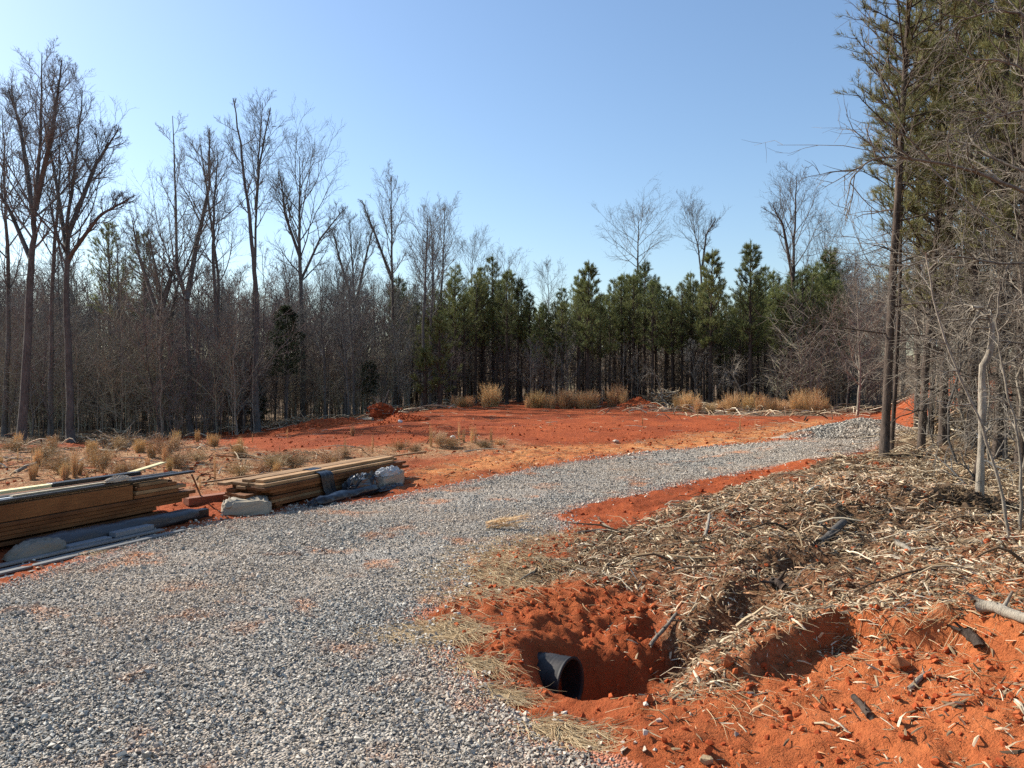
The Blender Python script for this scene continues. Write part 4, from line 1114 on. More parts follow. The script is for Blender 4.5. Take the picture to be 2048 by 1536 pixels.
for px, h, wd in ((1362, 30, 1.2), (1378, 38, 1.2), (1395, 30, 1), (1415, 30, 1.2), (1440, 30, 1), (1458, 40, 1.2), (1472, 46, 1.1), (1488, 48, 1.1), (1503, 40, 1.2), (1522, 36, 1.2), (1540, 42, 1.1), (1556, 36, 1.2), (1575, 34, 1.1), (1596, 44, 1), (1610, 50, .9), (1626, 34, 1.1), (1645, 30, .8)):
    put_sedge(px, 830, h, sm, "rusty dry grass clump in the thick row right of the far clay heap", "dry grass clumps right of the far clay heap", wd, Y=32.5 + r.uniform(-.9, 1.6))
for px, py, h in ((862, 893, 62), (918, 884, 38), (927, 886, 36), (944, 885, 42), (951, 886, 40), (982, 884, 34)):
    put_sedge(px, py, h, sthin, "slim upright spike of rusty grass on the clay ridge behind the road", "grass spikes on the clay ridge", 1.0)
for px, py, h in ((330, 925, 45), (300, 915, 32), (280, 905, 30), (430, 955, 52), (150, 955, 52), (130, 960, 40), (352, 900, 40), (215, 930, 40), (690, 905, 40), (745, 905, 30), (1395, 838, 24), (1285, 850, 20), (1100, 852, 20),
                  (1190, 830, 16), (1260, 833, 16), (1480, 862, 30), (1510, 858, 22), (400, 980, 40), (395, 885, 34), (505, 885, 24), (415, 884, 22), (70, 925, 30), (480, 895, 26), (560, 905, 24), (1665, 858, 22), (1640, 862, 18)):
    put_sedge(px, py, h, sthin if px > 600 else sm + sthin, "lone tuft of tan grass sprinkled over the scrub and clay", "scattered grass tufts", .7)
for k in range(46):
    px = r.uniform(-20, 760); py = r.uniform(893, 965) - max(0, (px - 380) * .09)
    put_sedge(px, py, r.uniform(16, 38), sthin + sm[:1] if k % 3 else sm, "tan grass tuft in the straggling band between the lumber and the left woods", "tan tufts of the scrub band", r.uniform(.5, .9))
# fallen orange tussock on the road margin
g = gnd(1010, 1062); o = link("broomsedge_clump", sthin[0]); o.location = (g.x - .18, g.y + .12, g.z + .04); o.rotation_euler = (math.radians(78), math.radians(12), math.radians(70)); o.scale = (.8, .8, .5)
tag(o, "flattened orange tussock lying on the gravel margin in mid road", "grass clump")

def bush_mesh(name, seed, h=0.5, mat="scrubtwig"):
    rr = np.random.default_rng(seed); n = 26; th = rr.uniform(0, 6.28, n); out = rr.uniform(.1, .9, n)
    P = np.zeros((n, 4, 3))
    for j in range(4):
        t = j / 3; P[:, j] = np.stack([np.cos(th) * out * t, np.sin(th) * out * t, t * rr.uniform(.5, 1, n)], -1)
    R = .010 * np.array([1, .8, .6, .3])[None].repeat(n, 0); b = Buf(); b.tubes(P, R, 3, rr.uniform(0, 1, n), cap=False)
    B1, R1 = spawn(P, R, 9, .2, 1, lambda t: .4 + 0 * t, (.4, 1.1), 4, .15, .03, .7, .003, rr); b.tubes(B1, R1, 3, rr.uniform(0, 1, n * 9), cap=False)
    B2, R2 = spawn(B1, R1, 6, .2, 1, lambda t: .5 + 0 * t, (.4, 1.1), 3, .15, .03, .7, .003, rr); b.tubes(B2, R2, 3, rr.uniform(0, 1, n * 54), cap=False)
    return b.mesh(name, M[mat])
bm_ = [bush_mesh("bush_%d" % i, 70 + i, mat="palegrass") for i in range(2)] + [bush_mesh("bush_pale_%d" % i, 80 + i, mat=("palegrass", "sedge", "palegrass")[i]) for i in range(3)]
for px, py, h, w in [(550, 940, 28, 1.3), (585, 938, 32, 1.4), (620, 935, 30, 1.4), (655, 928, 26, 1.3), (520, 946, 22, 1.2), (690, 915, 20, 1.2), (335, 915, 42, .8), (205, 945, 46, .8), (120, 948, 40, 1.), (60, 950, 44, 1), (20, 955, 30, 1.2), (480, 952, 26, 1.2),
                     (250, 955, 30, 1.2), (300, 960, 26, 1.2), (90, 920, 30, 1.2), (800, 900, 20, 1.2), (830, 905, 16, 1.3), (880, 892, 26, 1.1), (905, 895, 22, 1.2), (940, 893, 24, 1.2), (970, 896, 16, 1.4), (740, 915, 18, 1.3), (1000, 890, 14, 1.3),
                     (360, 935, 30, 1), (180, 920, 30, 1), (395, 925, 22, 1.1), (240, 900, 24, 1.1), (30, 905, 26, 1.2)]:
    g = gnd(px, py); s = h / F_PX * g.y
    if px % 40 == 20: continue
    o = link("scrub_bush", bm_[int(r.integers(0, 5))]); o.location = (g.x, g.y, g.z - .02); o.rotation_euler = (0, 0, r.uniform(0, 6.28)); o.scale = (s * w, s * w, s)
    tag(o, "low grey dry bush in the scrub strip behind the lumber", "bush", "low dry bushes behind the lumber")

# low litter over the scrub strip
def dscrub(x, y): return sstep(-.5, .5, sdist(x, y, SCRUB) + .8 * fbm(x * .6, y * .6, 3, 161)) * (sdist(x, y, ROAD) < -.3) * inview(x, y, .1) * (.3 + .7 * (fbm(x * .8, y * .8, 3, 171) > -.1))
b = Buf()
x, y = sample(34000, -22, 0, 10, 34, dscrub); n = len(x); L = rng.uniform(.04, .16, n); th = rng.uniform(0, 6.28, n); el = rng.uniform(.2, 1.4, n)
P = np.zeros((n, 3, 3)); P[:, 0] = np.stack([x, y, H(x, y) - .005], -1)
for j in (1, 2): P[:, j] = P[:, j - 1] + (L / 2)[:, None] * np.stack([np.cos(th) * np.cos(el - .5 * (j - 1)), np.sin(th) * np.cos(el - .5 * (j - 1)), np.sin(el - .5 * (j - 1))], -1)
b.tubes(P, np.array([1, .8, .4])[None] * rng.uniform(.002, .005, n)[:, None], 3, rng.uniform(0, 1, n), cap=False)
tag(link("scrub_grass", b.mesh("scrub_grass", M["palegrass"])), kind="stuff")
# debris: sticks along the forest edge and scrub, straw on the ochre strip
def dedge(x, y):
    f = sdist(x, y, FOREST); return inview(x, y, .1) * np.exp(-np.abs(f - .8) / 1.2) * (x < 22)
b = Buf()
P, R = lying(9000, -26, 22, 24, 50, dedge, .3, 2.2, .008, .035, .25, 2, 5); b.tubes(P, R, 4, rng.uniform(0.1, 1, len(P)))
P, R = lying(3500, -22, 0, 11, 34, dscrub, .15, 1.0, .004, .018, .08, 2, 5); b.tubes(P, R, 4, rng.uniform(0.1, 1, len(P)))
P, R = lying(2600, -3, 14, 10, 26, lambda x, y: (sdist(x, y, TAN) > -.2) * inview(x, y) * (sdist(x, y, ROAD) < -.2), .04, .35, .003, .008, .01, 2, 4); b.tubes(P, R, 4, rng.uniform(0.3, 1, len(P)))
P, R = lying(900, -14, 14, 20, 42, lambda x, y: inview(x, y) * (sdist(x, y, FOREST) < 0) * .6, .1, .7, .006, .014, .02, 2, 4); b.tubes(P, R, 4, rng.uniform(0.3, 1, len(P)))
tag(link("brush_debris", b.mesh("brush_debris", M["chip"])), kind="stuff")
x, y = sample(9000, -2, 14, 9, 26, lambda x, y: (sdist(x, y, TAN) > -.3) * inview(x, y) * (sdist(x, y, ROAD) < -.15)); n = len(x)
b = Buf(); th = rng.uniform(0, 6.28, n); L = rng.uniform(.04, .14, n); P = np.stack([x, y, H(x, y) + .006], -1)[:, None].repeat(3, 1)
P[:, 1, :2] += np.stack([np.cos(th), np.sin(th)], -1) * L[:, None] / 2; P[:, 2, :2] += np.stack([np.cos(th + .4), np.sin(th + .4)], -1) * L[:, None]; P[:, :, 2] = H(P[:, :, 0], P[:, :, 1]) + .006
b.tubes(P, rng.uniform(.002, .004, n)[:, None].repeat(3, 1), 3, rng.uniform(0, 1, n), cap=False)
tag(link("straw", b.mesh("straw", M["straw"])), kind="stuff")
# ------------------------------------------------------------------ heaps, stumps, logs
def heap(name, label, cat, px, Y, rx, ry, h, mat, seed, rocks_=None, rmat=None, sz=(.015, .04), n=5000):
    b0 = base_at(px, Y); N = 70
    u = np.linspace(-1.25, 1.25, N); X, Yy = np.meshgrid(u, u)
    x = b0.x + X * rx; y = b0.y + Yy * ry
    rr_ = np.sqrt(X ** 2 + Yy ** 2) * (1 + .18 * fbm(X * 1.5 + seed, Yy * 1.5, 3, seed))
    prof = np.clip(1 - rr_, 0, 1) ** .85
    prof = prof * (1 + .35 * fbm(X * 3, Yy * 3, 3, seed + 3))
    base = H(x, y)
    Z = base + np.where(rr_ < 1, h * prof + .012, -.05)
    Vv = np.stack([x - b0.x, y - b0.y, Z - b0.z], -1).reshape(-1, 3); id_ = np.arange(N * N).reshape(N, N)
    q = np.stack([id_[:-1, :-1], id_[:-1, 1:], id_[1:, 1:], id_[1:, :-1]], -1).reshape(-1, 4)
    keep = (rr_.reshape(-1)[q] < 1.12).any(1)
    att = {k: np.zeros(N * N) for k in ("tan", "scrub", "mulch", "litter", "claymix", "dry")}
    o = link(name, mesh_np(name, Vv, [q[keep]], mat, True, att)); o.location = b0
    tag(o, label, cat)
    if rocks_ is not None:
        rr = np.random.default_rng(seed); a = rr.uniform(0, 6.28, n); q_ = np.sqrt(rr.uniform(0, 1, n)) * 1.02
        ix = (np.cos(a) * q_ + 1.25) / 2.5 * (N - 1); iy = (np.sin(a) * q_ + 1.25) / 2.5 * (N - 1)
        i0 = np.clip(ix.astype(int), 0, N - 2); j0 = np.clip(iy.astype(int), 0, N - 2); fx = ix - i0; fy = iy - j0
        zz = (Z[j0, i0] * (1 - fx) + Z[j0, i0 + 1] * fx) * (1 - fy) + (Z[j0 + 1, i0] * (1 - fx) + Z[j0 + 1, i0 + 1] * fx) * fy
        bb = Buf(); s = sz[0] + (sz[1] - sz[0]) * rr.uniform(size=n) ** 2
        pos = np.stack([np.cos(a) * q_ * rx, np.sin(a) * q_ * ry, zz - b0.z + s * .3], -1)
        scatter(bb, rocks_, pos, s, rotmats(rr.uniform(0, 6.28, n), rr.normal(0, .5, n), rr.normal(0, .5, n)), rr.uniform(0, .9, n), rr)
        c = link("loose_stones", bb.mesh(name + "_stones", rmat), o); tag(c, kind="stuff")
    return o
heap("gravel_heap", "grey crushed stone heap at the far right end of the gravel road", "gravel heap", 1725, 18.3, 1.9, 1.3, 0.46, M["road"], 3, rocks, M["stone"], n=14000)
heap("clay_heap", "small red clay heap behind the dry grass at the clearing's far edge", "soil heap", 1278, 38.2, 1.25, 1.0, 0.5, M["ground"], 5, clods, M["clod"], (.02, .07), 700)
heap("clay_heap", "low red soil ridge piled at the left part of the clearing", "soil heap", 800, 26.5, 1.1, .7, 0.25, M["ground"], 6, clods, M["clod"], (.02, .05), 500)
heap("clay_heap", "long dark red spoil ridge at the clearing's left end near the woods", "soil heap", 640, 31, 2.6, .9, 0.30, M["ground"], 7, clods, M["clod"], (.02, .06), 700)

# root ball
g = base_at(765, 35.5)
g = gnd(765, 838)
b = Buf(); rr = np.random.default_rng(2)
pts = rr.normal(size=(240, 3)) * np.array([.26, .2, .17]) + np.array([0, 0, .25]); pts[:, 2] = np.maximum(pts[:, 2], 0)
scatter(b, clods, pts, rr.uniform(.05, .13, 240), rotmats(rr.uniform(0, 6.28, 240), rr.normal(0, 1, 240), rr.normal(0, 1, 240)), rr.uniform(0, .5, 240), rr)
root = thing("root_ball", "upturned dark red root ball with a pale stick pointing up, at the clearing's edge", "tree stump", g)
Vc, Tc = rock_shapes(1, 40, 77, .9)[0]; b.add(Vc * np.array([.62, .5, .42]) + np.array([0, 0, .25]), None, Tc, .2)
link("soil_clump", b.mesh("root_soil", M["clod"]), root)
bt = Buf(); bt.tubes(smooth_path([(-.1, 0, .3), (.1, 0, .8), (.28, 0, 1.25)], 8), np.linspace(.035, .02, 8), 6)
for k in range(26):
    a = rr.uniform(0, 6.28); e = rr.uniform(-.3, 1.3); d = np.array([np.cos(a) * np.cos(e), np.sin(a) * np.cos(e), np.sin(e)]); p0 = np.array([0, 0, .32]) + d * .3
    Q = smooth_path([p0, p0 + d * .25 + rr.normal(0, .05, 3), p0 + d * .45 + rr.normal(0, .12, 3)], 5); bt.tubes(Q, np.linspace(.018, .004, 5), 4)
link("roots", bt.mesh("root_sticks", M["twig_pale"]), root)

def log_(label, pts, r0, r1, mat="bark_pale", cat="log", name="fallen_log", group=None, sides=9, seed=0, lift=0.0):
    rr = np.random.default_rng(seed + 5)
    W = [gnd(px, py) for px, py in pts]; b0 = W[0].copy()
    Q = smooth_path([(w.x - b0.x, w.y - b0.y, w.z - b0.z + r0 * .8 + lift * (i > 0)) for i, w in enumerate(W)], 10)
    Q += np.cumsum(rr.normal(0, r0 * .12, (10, 3)), axis=0)
    b = Buf(); b.tubes(Q, np.linspace(r0, r1, 10) * (1 + rr.normal(0, .06, 10)), sides)
    for k in range(3):
        i = int(rr.integers(2, 9)); d = rr.normal(size=3); d[2] = abs(d[2]); d /= np.linalg.norm(d); b.tubes(smooth_path([Q[i], Q[i] + d * r0 * 3.5], 3), np.array([.4, .3, .2]) * r0, 5)
    o = link(name, b.mesh(name, M[mat], True)); o.location = b0; return tag(o, label, cat, group)
log_("long pale log lying along the woods edge left of the root ball", [(625, 852), (690, 846), (745, 842)], .10, .07, seed=1)
log_("grey log lying in the scrub at far left, tilted up to the right", [(30, 948), (55, 938), (85, 928)], .035, .02, seed=2, lift=.03)
log_("short pale log among the litter at the foot of the left snag", [(215, 900), (262, 897)], .09, .07, seed=3)
log_("thick split branch resting on the mulch mound's crest", [(1640, 1095), (1668, 1078), (1690, 1062)], .035, .028, seed=4, mat="bark_grey", cat="branch", name="branch", lift=.03)
log_("bare pole lying on the mulch at the right frame edge", [(1958, 1222), (2000, 1228), (2060, 1242)], .030, .024, seed=5, cat="branch", name="branch")
log_("broken branch at the lower right, pale end up on the clay ledge", [(1818, 1385), (1845, 1362), (1860, 1350)], .012, .009, seed=6, cat="branch", name="branch")
log_("charred stub of wood in the mulch above the lower right clay ledge", [(1930, 1285), (1962, 1305)], .03, .024, seed=7, mat="bark_dark", cat="branch", name="branch")
log_("dark branch piece lying on the orange clay slope", [(1705, 1400), (1725, 1425), (1735, 1440)], .014, .016, seed=8, mat="bark_dark", cat="branch", name="branch")
log_("straight thin pale stick leaning on the mulch above the culvert pit", [(1040, 1162), (1075, 1140), (1095, 1120)], .008, .006, seed=9, cat="branch", name="branch")
log_("long thin stick lying across the red strip beside the road", [(1155, 1068), (1195, 1062), (1235, 1063)], .012, .008, seed=10, cat="branch", name="branch")
log_("pale forked stick on the upper slope of the mulch mound", [(1410, 1078), (1418, 1060), (1420, 1048)], .016, .01, seed=11, cat="branch", name="branch", lift=.08)
log_("dark stub of root poking from the mulch above the hollow", [(1545, 1172), (1565, 1180)], .035, .03, seed=12, mat="bark_dark", cat="branch", name="branch")
log_("grey stake half buried in the mulch slide beside the pit", [(1300, 1300), (1335, 1262), (1352, 1240)], .014, .010, seed=13, cat="branch", name="branch", lift=.02)
log_("pale chunky shard on the mulch mound's sunny side", [(1795, 1092), (1820, 1108)], .022, .014, seed=14, cat="branch", name="branch")
# arched dead brush, white bent tree at the back
stem_plant("bent_white", "pale dead tree bent over in an arch before the pine trunks", 37.5, [(1495, 815), (1482, 780), (1468, 752), (1462, 742), (1452, 745)], 0.05, 0.03, 5, k=16, lf=.55, trop=-.10, obname="dead_tree")
stem_plant("bent_small", "small arched dead stem among the pine trunks at centre left", 38.5, [(1328, 815), (1322, 780), (1312, 752), (1298, 745), (1285, 758)], 0.03, 0.012, 6, k=10, lf=.3, trop=-.05, obname="dead_tree")
stem_plant("dark_crook", "dark crooked leaning trunk at the foot of the pointed spar", 36, [(475, 862), (482, 830), (500, 780), (508, 700), (520, 640)], 0.12, 0.05, 7, k=10, lf=.3, mats=("bark_dark", "twig"), obname="dead_tree")
# brush piles
def brush_pile(label, px, Y, rx, ry, h, n, seed):
    rr = np.random.default_rng(seed); b0 = base_at(px, Y); b = Buf()
    c = np.stack([rr.normal(0, rx * .45, n), rr.normal(0, ry * .45, n)], -1); z = h * rr.uniform(0, 1, n) * np.exp(-(c[:, 0] / rx) ** 2)
    th = rr.uniform(0, 6.28, n); e = rr.normal(0, .35, n); L = rr.uniform(.3, 1.4, n)
    d = np.stack([np.cos(th) * np.cos(e), np.sin(th) * np.cos(e), np.sin(e)], -1)
    P = np.zeros((n, 4, 3)); P[:, 0] = np.stack([c[:, 0], c[:, 1], z], -1) - d * (L / 2)[:, None]
    for j in range(1, 4): d = d + rr.normal(0, .15, (n, 3)); P[:, j] = P[:, j - 1] + d * (L / 3)[:, None]
    P[:, :, 2] = np.maximum(P[:, :, 2], 0.0)
    b.tubes(P, np.linspace(1, .5, 4)[None] * rr.uniform(.006, .022, n)[:, None], 4, rr.uniform(0, 1, n))
    o = link("brush_pile", b.mesh("brush_pile", M["chip"])); o.location = b0; return tag(o, label, "brush pile")
brush_pile("tangled brush pile in the scrub left of the red clearing, dark inside", 245, 27, 1.1, .7, .5, 260, 1)
brush_pile("grey brush pile behind the far clay heap at the foot of the pines", 1335, 39.5, 1.6, .8, .8, 320, 2)
brush_pile("low pile of cut limbs at the woods edge near the dark cedar", 600, 36, 2.2, .8, .4, 260, 3)
brush_pile("brushy pile of cut limbs beneath the foremost pine's far side", 1925, 14.8, .8, .6, .5, 260, 4)
# mulch hump under the snapped sapling
g = base_at(1948, 6.9)
bb = Buf(); rr = np.random.default_rng(3); n = 1700
a = rr.uniform(0, 6.28, n); q = np.sqrt(rr.uniform(0, 1, n)); xx = np.cos(a) * q * .42; yy = np.sin(a) * q * .3; zz = (1 - q ** 2) * .13 + .01
zz = zz + H(g.x + xx, g.y + yy) - g.z; L = rr.uniform(.012, .05, n)
scatter(bb, chips, np.stack([xx, yy, zz], -1), np.stack([L, L, L * .9], -1), rotmats(rr.uniform(0, 6.28, n), rr.normal(0, .5, n), rr.normal(0, .5, n)), rr.uniform(0, .55, n), rr)
n = 160; a = rr.uniform(0, 6.28, n); q = np.sqrt(rr.uniform(0, 1, n)); xx = np.cos(a) * q * .4; yy = np.sin(a) * q * .28; zz = (1 - q ** 2) * .09 + H(g.x + xx, g.y + yy) - g.z
scatter(bb, clods, np.stack([xx, yy, zz], -1), rr.uniform(.04, .09, n), rotmats(a, a, a), rr.uniform(0, .3, n), rr)
o = link("mulch_hump", bb.mesh("mulch_hump", M["chip"])); o.location = g; tag(o, "dark hump of soil and shredded wood at the snapped sapling's foot", "mulch mound")

# single rocks one can point at
def rock(label, px, py, s, seed, col, name="rock"):
    g = gnd(px, py); Vs, Ts = rock_shapes(1, 22, seed, .8)[0]; b = Buf(); b.add(Vs * s, None, Ts, .5)
    o = link(name, b.mesh(name, m_plain("rock_%d" % seed, col, .85, .2, 30, .4, 0, .01))); o.location = (g.x, g.y, g.z + s * .35); tag(o, label, "rock")
rock("tan rock on the clay at the bottom edge below the slope", 1412, 1528, .035, 41, (.42, .30, .17))
rock("square pale stone on the rim of the lower right clay ledge", 1767, 1302, .022, 42, (.60, .42, .24))
rock("pale round stone on the ochre strip near the road bend", 1232, 886, .09, 43, (.55, .45, .36))
rock("white stone on the clay beside the root ball", 800, 846, .10, 44, (.7, .68, .65))
rock("white block on the clay at the foot of the far grass clumps", 1122, 815, .10, 45, (.75, .73, .7))
rock("white stone among the grass spikes on the clay ridge", 906, 878, .09, 46, (.7, .66, .6))
rock("clay lump on the rim right above the culvert pit", 1213, 1164, .035, 47, (.36, .085, .03), "clay_lump")
rock("clay lump at the foot of the mulch slide", 1455, 1335, .04, 48, (.45, .13, .045), "clay_lump")
rock("broad clay lump on the lower right ledge rim", 1800, 1335, .05, 49, (.46, .16, .06), "clay_lump")

# ------------------------------------------------------------------ culvert pipe
PC = Vector((0.345, 4.36, -0.225)); PD = Vector((0.84, -0.54, 0.05)).normalized()
def culvert():
    n = 150; Lp = 1.7; side = PD.cross(Vector((0, 0, 1))).normalized(); up = side.cross(PD)
    Rr = 0.160; K = 56
    t = np.linspace(0, Lp, n); ph = (t / 0.013 * 1.0)
    rad = Rr + 0.0028 * np.clip(np.sin(ph * np.pi) * 1.6, -1, 1)
    rad[0] = Rr + .006
    th = np.linspace(0, 2 * np.pi, K, endpoint=False)
    def ring(tt, rr_): return [tuple(-PD * tt + side * (math.cos(a) * rr_) + up * (math.sin(a) * rr_)) for a in th]
    Vv = []
    for i in range(n): Vv += ring(t[i], rad[i])
    m = 12; ti = np.linspace(0, Lp * .98, 90)
    inner0 = len(Vv)
    for i in range(90): Vv += ring(ti[i] , Rr - .012 + .002 * math.sin(ti[i] / .017 * math.pi))
    Q = []
    def strip(a0, b0, flip=False):
        for k in range(K):
            k2 = (k + 1) % K; f = (a0 + k, a0 + k2, b0 + k2, b0 + k); Q.append(f[::-1] if flip else f)
    for i in range(n - 1): strip(i * K, (i + 1) * K)
    for i in range(89): strip(inner0 + i * K, inner0 + (i + 1) * K, True)
    strip(0, inner0, True)
    b = Buf(); b.add(Vv, Q)
    mat = NT("black_plastic_pipe", .62, .3); co = mat.coord(); f = mat.noise(9, 5, .7, co)
    mat.col(mat.ramp(f, [(.42, (.014, .014, .016)), (.7, (.05, .042, .04))]))
    o = link("culvert_pipe", b.mesh("culvert_pipe", mat.m, True)); o.location = PC
    tag(o, "black ribbed plastic culvert pipe end sticking out of the red clay pit", "pipe")
culvert()

# ------------------------------------------------------------------ lumber
U = Vector((0.411, 0.912, 0)).normalized(); N_ = Vector((0.912, -0.411, 0)).normalized(); Zv = Vector((0, 0, 1))
W_new = m_wood("weathered_pine_board", (0.13, 0.047, 0.016), (0.27, 0.112, 0.040))
W_tan = m_wood("tan_board", (0.26, 0.14, 0.065), (0.45, 0.28, 0.14))
W_lvl = m_wood("brown_laminated_beam", (0.17, 0.060, 0.018), (0.30, 0.125, 0.042), 30)
W_yel = m_wood("yellow_board", (0.62, 0.50, 0.24), (0.78, 0.68, 0.40))
W_dark = m_plain("black_wrap", (0.012, 0.013, 0.017), .35, .5, 14, .5, 0, .01)
def stack_frame(px, py):
    g = gnd(px, py); return Vector((g.x, g.y, max(0.0, g.z) if g.z > -.02 else g.z))
A0 = ground(332, 1040); B0 = ground(545, 1020)
def zmin(org, s0, s1, t): return min(Hs((org + U * s + N_ * t).x, (org + U * s + N_ * t).y) for s in (s0, s1))
def board(org, s0, s1, t, z, w, h, mat, label, cat="board", group=None, name="lumber_board", yaw=0.0, rise=0.0, bevel=True):
    """a board from s0 to s1 along the stack; t = offset toward the road, z = underside height"""
    import bmesh
    L = s1 - s0; o_c = org + U * ((s0 + s1) / 2) + N_ * t
    b = Buf()
    c = 0.004
    me = bpy.data.meshes.new(name); bm = bmesh.new()
    bmesh.ops.create_cube(bm, size=1.0)
    bmesh.ops.scale(bm, vec=(L, w, h), verts=bm.verts)
    bmesh.ops.bevel(bm, geom=bm.edges[:], offset=min(0.003, h * .12), segments=1, affect='EDGES')
    bm.to_mesh(me); bm.free(); me.materials.append(mat)
    o = link(name, me); o.location = (o_c.x, o_c.y, z + h / 2 + rise / 2)
    o.rotation_euler = (0, -math.atan2(rise, L), math.atan2(U.y, U.x) + yaw)
    return tag(o, label, cat, group)
rl = np.random.default_rng(21)
zA = zmin(A0, -4, 0, -.4)
# stack A: bunks, board layers, laminated beams, top boards
for s in (-3.4, -2.2, -1.0, -0.12):
    o = board(A0, -0.45, 0.45, 0, zA - .02, .09, .085, W_new, "wooden bunk block under the left lumber stack", "board", "bunk blocks under the left lumber stack")
    c = A0 + U * s + N_ * (-.45); o.location = (c.x, c.y, zA + .03); o.rotation_euler = (0, 0, math.atan2(N_.y, N_.x))
z = zA + .075
wA = .14
gA = "boards stacked in the left lumber stack"
for layer in range(5):
    hh = .038
    for j in range(5):
        front = (layer in (3, 4))
        e = (-.12 if layer < 2 else (.16 + .05 * layer)) + rl.uniform(-.05, .05)
        board(A0, -4.2 + rl.uniform(-.2, .2), e, -.08 - j * .148 + rl.uniform(-.006, .006) + (.01 * layer if j == 0 else 0), z, wA, hh - .002, W_tan if layer > 2 and rl.uniform() < .5 else W_new,
              "brown plank in the left lumber stack, laid flat in its layers", "board", gA, yaw=rl.uniform(-.004, .004))
    z += hh + (.002 if layer else .02)
zt = z
# beams on edge in front top
board(A0, -4.2, -.42, -.015, zt, .045, .15, W_lvl, "wide brown laminated beam on edge along the front of the left stack", "beam", name="laminated_beam")
board(A0, -4.2, -.40, -.068, zt, .045, .15, W_lvl, "second laminated beam on edge just behind the front one", "beam", name="laminated_beam")
for k, (e, tt, zz) in enumerate(((.05, -.03, 0), (.15, -.03, .040), (.02, -.03, .080), (-.10, -.03, .120))):
    board(A0, -.40 + .02 * k, e + .12, tt - .02, zt + zz, .12, .036, W_tan if k % 2 else W_new, "short plank end jutting right past the laminated beams", "board", "plank ends right of the laminated beams")
for layer in range(4):
    for j in range(5):
        board(A0, -4.2, .18 + rl.uniform(-.2, .1), -.22 - j * .145, zt + layer * .040, wA, .036, W_new if rl.uniform() < .6 else W_tan, "brown plank in the left lumber stack, laid flat in its layers", "board", gA, yaw=rl.uniform(-.004, .004))
zt2 = zt + .162
board(A0, -4.2, .42, -.06, zt2, .10, .022, W_dark, "black wrapped length along the front top of the left stack, longest one", "board", name="wrapped_board", rise=.02)
board(A0, -4.2, .30, -.19, zt2, .09, .04, W_dark, "black wrapped length in the middle of the left stack's top", "board", name="wrapped_board")
board(A0, -4.2, -.9, -.09, zt2 + .026, .03, .012, m_plain("white_trim", (.75, .75, .73), .4, .4, 4, .1), "narrow white strip on the black wraps of the left stack", "board", name="trim_strip")
board(A0, -1.6, -.55, -.10, zt2 + .030, .05, .02, m_plain("cream_wrap", (.50, .40, .27), .7, .2, 20, .4, 0, .01), "cream paper sleeve on the narrow strip atop the left stack", "wrapping", name="paper_sleeve")
board(A0, -4.2, -1.1, -.32, zt2 + .045, .09, .028, W_yel, "long yellow board lying along the back top of the left stack", "board", name="yellow_board")
board(A0, -1.1, -.1, -.31, zt2 + .04, .10, .04, W_dark, "black sleeve over the end of the long yellow board", "wrapping", name="black_sleeve")
board(A0, -.35, .32, -.40, zt2 + .02, .08, .016, W_yel, "thin yellow board tilted up at the far right end of the left stack", "board", name="yellow_board", rise=.10)
# leaning black strut
p = at(384, 950, A0.y + .35); q_ = gnd(404, 998)
b = Buf(); b.tubes(np.array([tuple(p), tuple((p + q_) / 2), tuple(q_)]) - np.array(tuple(p)), np.array([.011] * 3), 6)
o = link("metal_rod", b.mesh("metal_rod", W_dark)); o.location = p; tag(o, "thin black rod leaning down from the right end of the left stack", "rod")

